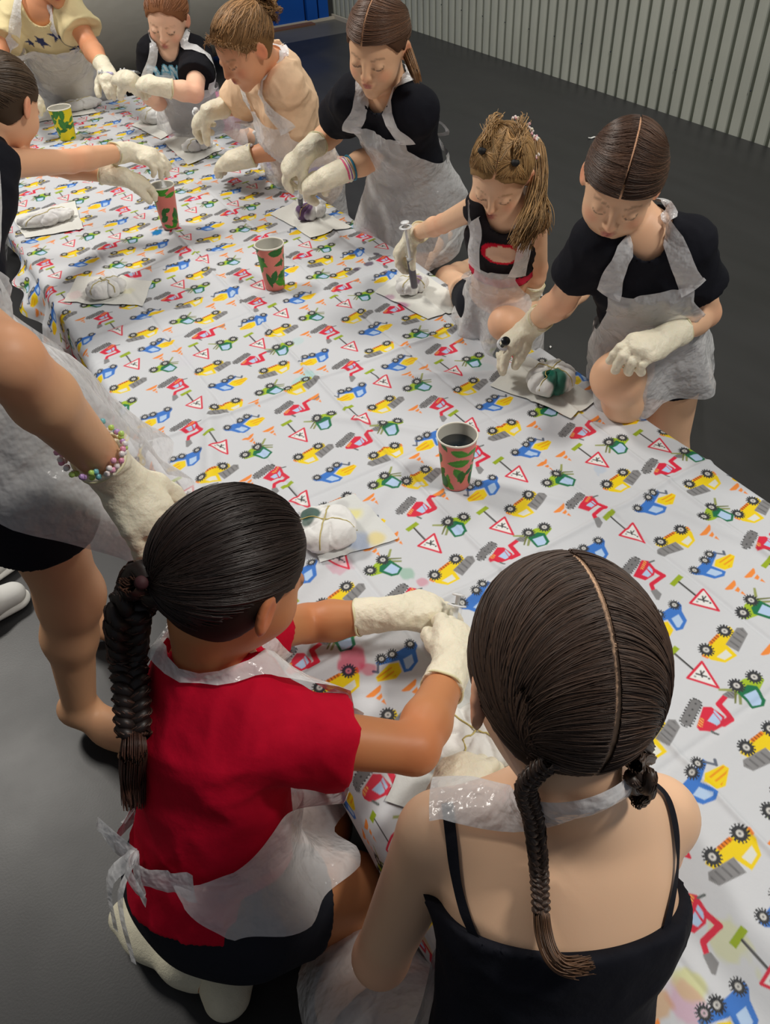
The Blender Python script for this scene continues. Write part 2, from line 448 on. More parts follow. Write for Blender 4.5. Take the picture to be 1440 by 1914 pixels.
# ================================================================ low table and printed cloth
TZ = .23; TX0, TX1 = .242, 1.275; TY0, TY1 = -.30, 4.52
rt = root('low_table', ((TX0+TX1)/2, 2.1, 0), 'long low black padded table under the printed cloth', 'table')
mb = MB(); mb.box((TX0+.012, TY0, .03), (TX1-.012, TY1, TZ-.006)); o = mb.build('table_block', mat('black_padding', (14, 14, 16), .6), rt, smooth=False)
bv = o.modifiers.new('bevel', 'BEVEL'); bv.width = .02; bv.segments = 3
mb = MB(); mb.box((TX0+.05, TY0+.03, 0), (TX1-.05, TY1-.03, .03)); mb.build('base', mat('black_base', (10, 10, 11), .8), rt, smooth=False)
def poly_sd(P, vs):
    vs = np.asarray(vs, float); n = len(vs); d = np.full(len(P), 1e9); s = np.ones(len(P))
    for i in range(n):
        a = vs[i]; b = vs[i-1]; e = b-a; w = P-a
        t = np.clip((w@e)/(e@e), 0, 1); q = w-t[:, None]*e; d = np.minimum(d, (q*q).sum(1))
        c1 = P[:, 1] >= a[1]; c2 = P[:, 1] < b[1]; c3 = e[0]*w[:, 1] > e[1]*w[:, 0]
        k = (c1 & c2 & c3) | (~c1 & ~c2 & ~c3); s[k] *= -1
    return s*np.sqrt(d)
def seg_sd(P, a, b, r):
    a = np.array(a, float); e = np.array(b, float)-a; w = P-a; t = np.clip((w@e)/(e@e), 0, 1)
    return np.linalg.norm(w-t[:, None]*e, axis=1)-r
def circ(P, c, r): return np.linalg.norm(P-np.array(c, float), axis=1)-r
def wheel(P, c, r):
    q = P-np.array(c, float); a = np.arctan2(q[:, 1], q[:, 0]); d = np.linalg.norm(q, axis=1)
    return [(d-(r+.16*np.sign(np.sin(a*15))*(d > r*.7)), (52, 54, 58)), (d-r*.42, (205, 204, 200)), (d-r*.16, (110, 110, 112))]
YEL = (238, 208, 16); BLU = (58, 118, 202); RED = (214, 38, 66); GRN = (22, 112, 72); GLS = (178, 204, 236); GRY = (134, 134, 136); DK = (60, 60, 62); LIM = (160, 190, 40); ORG = (238, 140, 60)
def dump(P):
    L = [(poly_sd(P, [(-4.1, .2), (-3.9, 1.7), (-2.6, 3.5), (.1, 3.9), (.6, 1.6), (3.9, .9), (4.3, -.5), (3.4, -1.0), (-3.2, -.4)]), YEL),
         (poly_sd(P, [(-2.7, 1.9), (-2.2, 3.1), (-.5, 3.35), (-.3, 2.0)]), (222, 224, 214)),
         (poly_sd(P, [(-1.4, -.75), (1.3, -.95), (1.3, -.35), (-1.4, -.15)])+.0, (232, 128, 28)),
         (np.maximum(poly_sd(P, [(-1.4, -.75), (1.3, -.95), (1.3, -.35), (-1.4, -.15)]), np.abs(np.mod(P[:, 0], .6)-.3)-.1), (120, 60, 20)),
         (poly_sd(P, [(.5, 1.3), (4.9, .4), (5.7, 1.1), (5.2, 2.4), (.9, 3.6)]), GRY),
         (np.maximum(poly_sd(P, [(.7, 1.5), (4.9, .7), (5.3, 1.2), (4.9, 2.2), (1.1, 3.3)]), np.abs(np.mod(P[:, 0], 1.15)-.57)-.16), (104, 104, 106)),
         (poly_sd(P, [(-4.5, .3), (-4.1, -.1), (-3.8, 1.2), (-4.2, 1.2)]), ORG)]
    return L+wheel(P, (-2.85, -.1), 1.25)+wheel(P, (2.75, -.5), 1.25)
def mixer(P):
    L = [(poly_sd(P, [(-4.4, -.3), (-4.2, .6), (-3.2, 1.4), (-2.2, 3.3), (-.2, 4.0), (1.0, 3.5), (.2, 1.0), (3.8, -.4), (3.7, -1.1), (-1, -.5)]), BLU),
         (poly_sd(P, [(-2.2, 1.5), (-1.5, 3.0), (.0, 3.4), (.3, 3.1), (-.5, 1.3)]), GLS),
         (poly_sd(P, [(.5, 1.3), (1.2, 3.1), (2.8, 3.6), (5.6, 2.2), (5.4, 1.3), (2.0, .5)]), YEL),
         (np.maximum(poly_sd(P, [(1.9, .9), (2.4, 3.2), (5.3, 2.2), (5.2, 1.4)]), np.abs(np.mod(P[:, 1]-P[:, 0]*.05, .85)-.42)-.15), (232, 150, 20)),
         (seg_sd(P, (3.4, -.7), (4.5, .7), .2), (96, 104, 120)), (seg_sd(P, (4.5, .7), (5.0, .1), .25), (96, 104, 120))]
    return L+wheel(P, (-3.3, -.3), .98)+wheel(P, (.4, -.7), .98)+wheel(P, (2.4, -1.1), .98)
def digger(P):
    a = (-3.3, .2); b = (.5, -.9)
    d = seg_sd(P, a, b, .95); e = np.array(b, float)-np.array(a); e /= np.linalg.norm(e); t = (P-np.array(a))@e; n = (P-np.array(a))@np.array([-e[1], e[0]])
    L = [(seg_sd(P, a, b, .95)-.13*np.sign(np.sin(t*11)), DK), (seg_sd(P, a, b, .78), (122, 122, 124))]
    for k in (0, 1.3, 2.6, 3.9): L.append((circ(P, np.array(a)+e*k, .16), DK))
    L += [(poly_sd(P, [(-2.9, 1.8), (-3.1, 2.5), (-1.6, 3.8), (.6, 4.2), (2.0, 3.4), (1.9, 1.0), (.9, .2)]), RED),
          (poly_sd(P, [(-.7, 2.2), (-.2, 3.6), (.7, 3.7), (1.2, 1.9)]), GLS), (poly_sd(P, [(1.4, 1.8), (.95, 3.5), (1.5, 3.3), (1.8, 1.6)]), GLS),
          (np.maximum(poly_sd(P, [(-2.7, 1.8), (-2.2, 2.4), (-.8, 1.6), (-1.2, 1.1)]), np.abs(np.mod(P[:, 0], .42)-.2)-.08), (248, 200, 90)),
          (seg_sd(P, (-1.6, 3.7), (-1.3, 4.6), .2), (96, 104, 104)),
          (seg_sd(P, (.9, 4.0), (2.6, 4.2), .5), RED), (seg_sd(P, (2.6, 4.2), (3.2, 1.6), .5), RED), (seg_sd(P, (3.2, 1.4), (5.4, 1.2), .42), RED),
          (poly_sd(P, [(5.2, .7), (7.8, 1.0), (7.4, 2.2), (5.9, 2.3), (5.4, 1.7)]), GRY),
          (np.maximum(poly_sd(P, [(5.4, .9), (7.6, 1.1), (7.2, 2.0), (6.0, 2.1)]), np.abs(np.mod(P[:, 0], .5)-.25)-.07), (90, 90, 92))]
    return L
def digger2(P):
    a = (-2.2, -.6); b = (1.6, -1.4); e = np.array(b, float)-np.array(a); e /= np.linalg.norm(e); t = (P-np.array(a))@e
    L = [(seg_sd(P, a, b, .95)-.13*np.sign(np.sin(t*11)), DK), (seg_sd(P, a, b, .78), (122, 122, 124))]
    for k in (0, 1.3, 2.6, 3.9): L.append((circ(P, np.array(a)+e*k, .16), DK))
    L += [(poly_sd(P, [(-1.7, .9), (-.8, 3.0), (1.4, 3.2), (2.8, 2.4), (3.4, .3), (2.6, -.7)]), RED),
          (poly_sd(P, [(-.2, 1.7), (.2, 2.8), (1.1, 2.8), (1.5, 1.4)]), GLS), (poly_sd(P, [(1.8, 1.3), (1.5, 2.7), (2.2, 2.4), (2.5, 1.1)]), GLS),
          (np.maximum(poly_sd(P, [(.6, .6), (1.0, 1.0), (3.0, .2), (2.8, -.3)]), np.abs(np.mod(P[:, 0], .42)-.2)-.08), (248, 200, 90)),
          (seg_sd(P, (3.2, .6), (4.2, .9), .18), (96, 104, 104)),
          (seg_sd(P, (2.4, 2.6), (2.6, 4.4), .45), RED), (seg_sd(P, (2.6, 4.4), (-.6, 4.3), .42), RED), (seg_sd(P, (-.8, 4.4), (-1.6, 5.6), .4), RED),
          (poly_sd(P, [(-2.0, 5.2), (-.9, 5.6), (-1.1, 7.0), (-2.6, 7.6), (-2.9, 7.2)]), GRY)]
    return L
def tractor(P):
    L = [(poly_sd(P, [(2.6, -.6), (4.3, -2.0), (4.6, -1.7), (3.0, -.2)]), (150, 158, 92)), (poly_sd(P, [(2.2, .2), (4.3, 1.9), (4.0, 2.2), (2.0, .8)]), (138, 146, 92)),
         (poly_sd(P, [(2.6, -.2), (4.7, 1.3), (4.5, 1.5), (2.4, .2)]), (110, 116, 60)),
         (poly_sd(P, [(-3.2, .6), (-2.8, 1.7), (-.6, 2.3), (2.8, .6), (2.4, -.8), (-.4, -.6)]), LIM),
         (poly_sd(P, [(-.9, 1.6), (.2, 4.0), (1.5, 4.5), (3.2, 3.6), (2.6, .3), (.0, .5)]), GRN),
         (poly_sd(P, [(-.1, 1.9), (.7, 3.6), (1.6, 4.0), (2.7, 3.3), (2.2, 1.3)]), GLS)]
    return L+wheel(P, (-2.1, .3), 1.25)+wheel(P, (1.5, -.5), 1.25)
def sign(P):
    T = poly_sd(P, [(2.2, -1.9), (-2.3, -1.4), (0, 2.9)])
    return [(poly_sd(P, [(-1.5, -6.6), (1.5, -6.9), (1.6, -5.9), (-1.4, -5.6)]), (150, 172, 30)), (seg_sd(P, (.1, -5.7), (-.2, -1.8), .2), (66, 66, 66)),
            (T-.22, RED), (T+.22, (232, 232, 230)), (seg_sd(P, (-.5, -1.0), (.3, .4), .16), DK), (seg_sd(P, (.5, -.9), (-.3, .0), .14), DK), (circ(P, (.3, .9), .2), DK), (seg_sd(P, (.0, -.4), (.9, -.5), .12), DK), (circ(P, (-1.1, -.8), .2), (150, 150, 150))]
def cone(P):
    return [(poly_sd(P, [(-1.7, -1.4), (1.6, -1.7), (1.5, -1.3), (.8, -.7), (-.6, -.5), (-1.5, -1.0)]), ORG), (poly_sd(P, [(-.5, -.1), (.8, -.3), (.5, .4), (-.3, .6)]), ORG), (poly_sd(P, [(-.2, .95), (.5, .8), (.15, 1.9)]), ORG)]
LB = V(.457, .017); LA = V(.06, -.48); L0 = V(.5, 1.0)
MOT = [(sign, 0, [(-.02, .54), (.89, .96), (.26, .10), (.58, .19)]), (mixer, 1, [(.75, .52), (.70, .94)]), (mixer, 0, [(.08, .85), (.21, .46)]),
       (dump, 0, [(.51, .73), (.76, .14), (.22, .27)]), (dump, 1, [(.09, .67), (.50, .49)]), (digger, 0, [(.39, .88), (.47, .31)]),
       (digger2, 0, [(.84, .72), (.98, .30)]), (tractor, 0, [(.0, .10), (.35, .66)]), (tractor, 1, [(.44, .07), (.67, .32)]),
       (cone, 0, [(.71, .66), (.59, .61), (.04, .99), (.16, .99), (.86, .27), (.51, .88), (.23, .73)])]
OFFS = {'sign': (0, 0), 'mixer': (.3, 1.0), 'dump': (.2, 1.2), 'digger': (1.2, 1.8), 'digger2': (.8, 1.6), 'tractor': (0, 1.4), 'cone': (0, 0)}
eX = V(math.cos(.094), math.sin(.094)); eD = V(.12, -.993)
def paint(UV, px, base=(206, 209, 214)):
    """print colour at cloth coordinates UV (m); px = local sample spacing (m)"""
    col = np.tile(L3(base), (len(UV), 1))
    Mi = np.linalg.inv(np.array([LB, LA]).T)
    q0 = (UV-L0)@Mi.T
    for fn, mir, pts in MOT:
        off = OFFS[fn.__name__]
        for (a, b) in pts:
            q = q0-V(a, b); q = q-np.round(q)
            for sa in (-1, 0, 1) if fn in (sign,) else (0,):
                qq = q+V(0, sa) if sa else q
                d = qq@np.array([LB, LA])
                P = np.stack([d@eX, d@eD], 1)*100/1.0
                if mir: P[:, 0] *= -1
                P = P/1.04+V(*off)
                m = (np.abs(P[:, 0]-1) < 7.4) & (P[:, 1] > -7.6) & (P[:, 1] < 8.2)
                ix = np.nonzero(m)[0]
                if len(ix) == 0: continue
                pp = px[ix]*100
                for sd, c in fn(P[ix]):
                    al = np.clip(.5-sd/pp, 0, 1)[:, None]
                    col[ix] = col[ix]*(1-al)+L3(c)*al
    return col
# stains: (pixel, size cm, colour, strength)
STAIN = [((575, 712), 3.2, (150, 214, 204), .55), ((1282, 1880), 2.6, (236, 150, 180), .6), ((660, 1238), 3.0, (206, 40, 90), .75), ((690, 1255), 1.6, (206, 40, 90), .6),
         ((640, 1062), 2.2, (220, 120, 150), .45), ((760, 1075), 1.8, (90, 170, 130), .5), ((1290, 1845), 2.2, (214, 206, 60), .5), ((1362, 1760), 3.0, (236, 226, 120), .45),
         ((690, 497), 1.6, (60, 30, 70), .8), ((668, 506), 1.2, (60, 30, 70), .7), ((720, 515), 1.0, (60, 30, 70), .7), ((705, 478), 1.0, (50, 26, 60), .8), ((660, 480), 1.2, (50, 30, 60), .7),
         ((295, 437), 2.2, (0, 120, 186), 1.), ((960, 615), 2.0, (180, 200, 216), .3), ((556, 640), 2.0, (170, 220, 210), .4), ((790, 1090), 1.2, (230, 80, 120), .5), ((1120, 880), 1.6, (170, 190, 226), .5),
         ((905, 690), 2.5, (190, 220, 216), .4), ((330, 680), 4., (205, 205, 225), .5), ((700, 1800), 2., (240, 160, 60), .6), ((1230, 1880), 2.0, (240, 150, 60), .6)]
def stains(UV, col):
    for (p, s, c, k) in STAIN:
        q = at(p[0], p[1], TZ)[:2]; d = np.linalg.norm((UV-q)*V(1, 1.0), axis=1)
        m = d < s*.04
        P3 = np.concatenate([UV[m], np.zeros((m.sum(), 1))], 1)
        r = d[m]/(s*.01)*(1+.45*snoise(P3, 130, 3)+.3*snoise(P3, 300, 5))
        al = (k*sm(-r, -1.15, -.7))[:, None]; cc = col[m]
        col[m] = cc*(1-al)+np.minimum(cc, L3(c))*al
    return col
def cloth_z(x, y):
    P = np.stack([x, y, 0*x], 1)
    z = .0032*snoise(P, 9, 2)+.0022*snoise(P, 26, 4)+.0010*snoise(P, 60, 1)
    for i, cx in enumerate((.46, .70, .98, 1.16)):        # fold lines from the packet
        w_ = .010; d = x-cx-.012*(y-1.2)*(1 if i % 2 else -1); z = z+.0042*np.exp(-(d/.006)**2)*(1 if i % 2 else -1)+.0040*np.exp(-np.abs(d)/.04)
    for i, cy in enumerate((.35, .82, 1.22, 1.62, 2.05, 2.5, 2.95, 3.4, 3.9)):
        d = y-cy-.03*(x-.7); z = z+.0038*np.exp(-(d/.007)**2)*(1 if i % 2 else -1)+.0038*np.exp(-np.abs(d)/.04)
    # loose diagonal puckers
    for (cx, cy, an, ln, wd, h) in [(.45, 1.05, .5, .25, .02, .010), (.62, .80, -.3, .2, .018, .008), (.40, .62, .8, .2, .02, .012), (.55, 2.2, .1, .5, .02, .008), (.5, 2.5, .35, .3, .015, .007),
                                    (1.0, 1.45, 2.6, .3, .015, .006), (.75, 1.35, 2.3, .25, .015, .008), (.9, .95, 2.2, .2, .012, .006), (.36, 1.5, 1.2, .25, .02, .012), (.7, 3.2, .2, .4, .02, .008), (1.12, .7, 1.9, .25, .014, .006)]:
        u = (x-cx)*math.cos(an)+(y-cy)*math.sin(an); v_ = -(x-cx)*math.sin(an)+(y-cy)*math.cos(an)
        z = z+h*np.exp(-(u/ln)**2)*np.exp(-(v_/wd)**2)
    return z+.004
def cloth_pos(S, T):
    """S across (equals x on the top), T along (equals y on the top)"""
    r = .03
    def edge(s, s0, sgn, hang):   # distance past the edge
        return np.maximum(0, (s-s0)*sgn)
    eL = np.maximum(0, TX0+r*.2-S); eR = np.maximum(0, S-TX1+r*.2); eF = np.maximum(0, T-TY1)
    x = np.clip(S, TX0+r*.2, TX1-r*.2); y = np.minimum(T, TY1)
    z = TZ+cloth_z(S, T)
    def drop(e, k, slant):
        a = np.minimum(e/(r*1.3), 1)*PI/2*.86
        out = r*np.sin(a)+np.maximum(0, e-r*1.3)*slant; dn = r*(1-np.cos(a))+np.maximum(0, e-r*1.3)*np.sqrt(1-slant**2)
        return out, dn
    P3 = np.stack([T*0, T, T*0], 1)
    slL = np.clip(.30+.38*np.sin(T*5.1+.4)+.22*np.sin(T*11.3+1.)-.55*sm(-T, -1.15, -.9), .02, .85)
    slR = np.clip(.30+.25*np.sin(T*6+1), .05, .7)
    o, d = drop(eL, 1, slL); x = x-o; z = z-d
    o2, d2 = drop(eR, 1, slR); x = x+o2; z = z-d2
    o3, d3 = drop(eF, 1, .35); y = y+o3; z = z-d3
    z = z+(eL > 0)*.006*snoise(np.stack([S*3, T, S*0], 1), 30, 1)*sm(eL, 0, .05)
    x = x+(eL > 0)*.018*np.sin(T*23+3*np.sin(T*7))*sm(eL, .02, .12)
    return np.stack([x, y, np.maximum(z, .004)], 1)
def rows(t0, t1, k=.00098, lo=.0013):
    out = [t0]
    while out[-1] < t1:
        d = math.sqrt((out[-1])**2+1.15**2+.3)
        out.append(out[-1]+max(lo, k*d*1.05))
    return np.array(out)
def cloth_sheet():
    Ts = rows(-.34, TY1+.13); Ss = np.arange(TX0-.165, TX1+.17, .0017)
    SS, TT = np.meshgrid(Ss, Ts); sh = SS.shape; S = SS.ravel(); T = TT.ravel()
    col = paint(np.stack([S, T], 1), np.maximum(.0017, np.gradient(Ts)[:, None]*np.ones(sh)).ravel()*.9)
    col = stains(np.stack([S, T], 1), col)
    # shorten the hem unevenly: rows of the left hem curve
    hem = .115+.03*np.sin(T*3.1+1.)+.02*np.sin(T*8.)-.055*sm(-T, -1.2, -1.0)
    S2 = np.where(S < TX0, TX0-(TX0-S)*(hem/.165), S)
    # rounded far corners
    P = cloth_pos(S2, T)
    n0, n1 = sh; I = np.arange(n0*n1).reshape(sh)
    q = np.stack([I[:-1, :-1], I[:-1, 1:], I[1:, 1:], I[1:, :-1]], -1).reshape(-1, 4)
    m = mat('printed_cotton', rough=.62, attr=True, spec=.3, bump=[(38, .18, .006), (900, .08, .0004)])
    o = mesh_obj('tablecloth', P, q, m, None, col)
    tag(o, 'white cotton tablecloth printed with diggers, trucks, tractors, cones and warning signs', 'tablecloth')
    return o
cloth_sheet()
# ================================================================ people: tools
def headframe(f, uh, roll=0.):
    y = unit(f); z = unit(np.asarray(uh, float)-np.dot(uh, y)*y); x = np.cross(y, z)
    if roll: c, s = math.cos(roll), math.sin(roll); x, z = c*x+s*z, -s*x+c*z
    return np.stack([x, y, z], 1)            # columns: person's right, face, crown
EC = V(0, -.012, .020); ER = V(.0765, .0965, .086)      # scalp ellipsoid (head frame)
class Person:
    def __init__(s, key, label, sc=1., skin=(205, 160, 135), hair=(70, 52, 42)):
        s.key = key; s.label = label; s.s = sc; s.skin = L3(skin); s.hairc = L3(hair); s.J = {}
    def W(s, p): return s.hc+s.HR@(np.asarray(p, float)*s.hs)         # head frame -> world
    def Wv(s, P): return s.hc+(np.asarray(P, float)*s.hs)@s.HR.T
    def loc(s, P): return ((P-s.hc)@s.HR)/s.hs
def add_head(F, p, ears=True):
    R, k = p.HR, p.hs
    e = lambda c, r, kk=.012, op='u', RR=None: F.ell(p.W(c), V(*r)*k, R if RR is None else R@RR, kk*k, op)
    e((0, -.012, .020), (.070, .090, .080)); e((0, .018, -.022), (.062, .066, .078), .02)
    e((0, .030, -.062), (.043, .048, .040), .02); e((0, .066, -.092), (.016, .014, .013), .022)
    e((.034, .044, -.040), (.024, .026, .026), .02); e((-.034, .044, -.040), (.024, .026, .026), .02)
    for sx in (-1, 1):
        e((sx*.029, .091, -.001), (.017, .014, .011), .012, 'd')
        e((sx*.029, .0712, -.004), (.0145, .0125, .0110), .006)
    F.cone(p.W((0, .081, .008)), p.W((0, .096, -.026)), .0062*k, .0088*k, .009*k)
    for sx in (-1, 1): F.ball(p.W((sx*.0095, .088, -.029)), .0066*k, .006*k)
    e((0, .0835, -.0500), (.019, .0075, .0048), .005); e((0, .0825, -.0580), (.016, .0080, .0055), .005)
    e((0, .0905, -.0537), (.020, .0035, .0012), .003, 'd')
    if ears:
        for sx in (-1, 1):
            a = .35*sx; RR = np.array([[math.cos(a), -math.sin(a), 0], [math.sin(a), math.cos(a), 0], [0, 0, 1]])
            e((sx*.074, -.010, -.012), (.0075, .0175, .029), .007, 'u', RR)
            e((sx*.081, -.007, -.010), (.0050, .0100, .0180), .004, 'd', RR)
def body_field(p):
    """one continuous body; also keeps the parts that clothes are grown from"""
    J, s = p.J, p.s; F = Field()
    ax = p.ax; bx = p.bx                       # shoulder axis and pelvis axis (towards person's right)
    up = unit(J['nb']-J['pe']); fw = unit(np.cross(up, ax)); p.fw = fw
    if np.dot(fw, p.front) < 0: fw = -fw; p.fw = fw
    T = Field()
    mid = J['pe']+(J['nb']-J['pe'])*.42+p.bend*s; ch = J['pe']+(J['nb']-J['pe'])*.76+p.bend*s*.8
    bf = unit(np.cross(up, bx)); bf = bf if np.dot(bf, p.front) > 0 else -bf
    wd = p.wide
    for G in (F, T):
        G.cone(J['pe'], mid, .108*s*wd, .096*s*wd, .03*s, bf, .80)
        G.cone(mid, ch, .094*s*wd, .108*s*wd, .03*s, fw, .72)
        G.cone(ch, J['nb']-up*.035*s, .108*s*wd, .055*s, .04*s, fw, .72)
        G.cone(J['sR']-ax*.015*s, J['nb']-up*.012*s, .044*s, .045*s, .035*s); G.cone(J['sL']+ax*.015*s, J['nb']-up*.012*s, .044*s, .045*s, .035*s)
    p.T = T
    nk = p.W((0, -.030, -.055))
    F.cone(J['nb']-up*.02*s, nk, .047*s, .043*s, .022*s)
    hR = J['pe']+bx*.066*s; hL = J['pe']-bx*.066*s; J['hR'], J['hL'] = J.get('hR', hR), J.get('hL', hL)
    for q in 'RL':
        if 'e'+q in J:
            F.cone(J['s'+q], J['e'+q], .0400*s*p.arm, .0330*s*p.arm, .02*s)
            d = J['w'+q]-J['e'+q]; m = J['e'+q]+d*.28
            F.cone(J['e'+q], m, .0325*s*p.arm, .0345*s*p.arm, .012*s); F.cone(m, J['w'+q], .0345*s*p.arm, .0235*s*p.arm, .012*s)
            hd = p.hand[q][0]
            F.cone(J['w'+q], J['w'+q]+hd*.045*s, .021*s, .022*s, .015*s, p.hand[q][1], .6)
        if 'k'+q in J:
            F.cone(J['h'+q], J['k'+q], .071*s*p.leg, .048*s*p.leg, .03*s)
            F.ball(J['k'+q], .042*s*p.leg, .02*s)
        if 'a'+q in J:
            d = J['a'+q]-J['k'+q]; m = J['k'+q]+d*.32; bk = p.calf.get(q, V(0, 0, 0))*.012*s
            F.cone(J['k'+q], m+bk, .041*s*p.leg, .044*s*p.leg, .05*s); F.cone(m+bk, J['a'+q], .043*s*p.leg, .029*s, .03*s)
        if 't'+q in J:
            t = J['t'+q]; a = J['a'+q]; fd = unit(t-a); 
            F.cone(a, a+(t-a)*.62, .031*s, .030*s, .02*s, p.sole.get(q), .85) ; F.cone(a+(t-a)*.55, t, .034*s, .026*s, .02*s, p.sole.get(q), .62)
            F.ball(a-fd*.022*s-unit(p.sole[q])*.016*s, .028*s, .02*s)
    add_head(F, p)
    p.F = F; return F
def skin_colors(p, P):
    c = np.tile(p.skin, (len(P), 1)); q = p.loc(P)
    inh = (np.abs(q) < .13).all(1)
    n = snoise(P, 40, 3)[:, None]*.05; c = c*(1+n)
    def blob(ctr, r, colr, k):
        nonlocal c
        d = np.sqrt((((q-np.array(ctr))/np.array(r))**2).sum(1)); a = (k*sm(-d, -1, -.35)*inh)[:, None]; c = c*(1-a)+colr*a
    red = p.skin*V(1.12, .72, .68)
    for sx in (-1, 1):
        blob((sx*.038, .060, -.030), (.026, .03, .024), red, .45); blob((sx*.078, -.010, -.012), (.016, .03, .036), p.skin*V(1.15, .66, .6), .6)
        # brow, lash line of a lowered lid, lid shade
        bz = .0175-.9*np.abs(np.abs(q[:, 0])-.030)**1.0*.22
        d = np.abs(q[:, 2]-bz); a = (.55*sm(-d, -.0036, -.0014)*(np.abs(np.abs(q[:, 0])-.030) < .0165)*(q[:, 1] > .05)*inh)[:, None]*(1 if sx > 0 else 0)
        c = c*(1-a)+(p.hairc*.7+p.skin*.12)*a
        ez = -.0075-3.2*0+((np.abs(q[:, 0])-.029)/.0135)**2*.0035
        d = np.abs(q[:, 2]-ez); a = (.85*sm(-d, -.0030, -.0010)*(np.abs(np.abs(q[:, 0])-.029) < .0150)*(q[:, 1] > .05)*inh)[:, None]*(1 if sx > 0 else 0)
        c = c*(1-a)+V(.02, .012, .01)*a
    blob((0, .090, -.0500), (.021, .02, .0060), L3((186, 92, 92)), .8); blob((0, .090, -.0580), (.0175, .02, .0065), L3((196, 104, 102)), .8)
    blob((0, .10, -.0537), (.019, .03, .0016), L3((110, 44, 44)), .8)
    for sx in (-1, 1): blob((sx*.0065, .096, -.0345), (.0034, .012, .003), p.skin*.25, .8)
    blob((0, .098, -.026), (.016, .018, .014), red, .3)
    # knees and elbows a little redder
    for k_ in ('kR', 'kL', 'eR', 'eL'):
        if k_ in p.J:
            d = np.linalg.norm(P-p.J[k_], axis=1); a = (.30*sm(-d, -.075, -.03))[:, None]; c = c*(1-a)+p.skin*V(1.08, .74, .68)*a
    return np.clip(c, 0, 1)
M_skin = mat('skin', rough=.48, attr=True, spec=.35, sss=.06, bump=[(420, .08, .0006)])
M_glove = mat('latex', (240, 232, 208), .48, spec=.4, var=.06, vscale=20., sss=.1, bump=[(34, .6, .010), (90, .4, .004)])
M_cuff = mat('latex_rim', (226, 220, 178), .45)
M_apron = None
def plastic(name, col=(244, 244, 246), al=.44, rough=.20):
    m = mat(name, col, rough, spec=.6, bump=[(11, .9, .026), (44, .45, .006)])
    nt = m.node_tree; b = nt.nodes['Principled BSDF']; out = [n for n in nt.nodes if n.type == 'OUTPUT_MATERIAL'][0]
    tr = nt.nodes.new('ShaderNodeBsdfTransparent'); tr.inputs[0].default_value = (.97, .97, .98, 1)
    mx = nt.nodes.new('ShaderNodeMixShader'); tc = nt.nodes.new('ShaderNodeTexCoord')
    lw = nt.nodes.new('ShaderNodeLayerWeight'); lw.inputs['Blend'].default_value = .35
    mr = nt.nodes.new('ShaderNodeMapRange'); mr.inputs['To Min'].default_value = al; mr.inputs['To Max'].default_value = min(1, al+.42)
    nt.links.new(lw.outputs['Facing'], mr.inputs['Value'])
    nt.links.new(mr.outputs[0], mx.inputs[0]); nt.links.new(tr.outputs[0], mx.inputs[1]); nt.links.new(b.outputs[0], mx.inputs[2]); nt.links.new(mx.outputs[0], out.inputs[0])
    return m
M_apron = plastic('apron_film')
M_strap = plastic('apron_strap', al=.58)
M_hair = {}
def hair_mat():
    if 'h' not in M_hair:
        M_hair['h'] = mat('hair', rough=.46, attr=True, spec=.45); M_hair['c'] = mat('hair_under', rough=.6, attr=True, spec=.2)
    return M_hair['h'], M_hair['c']
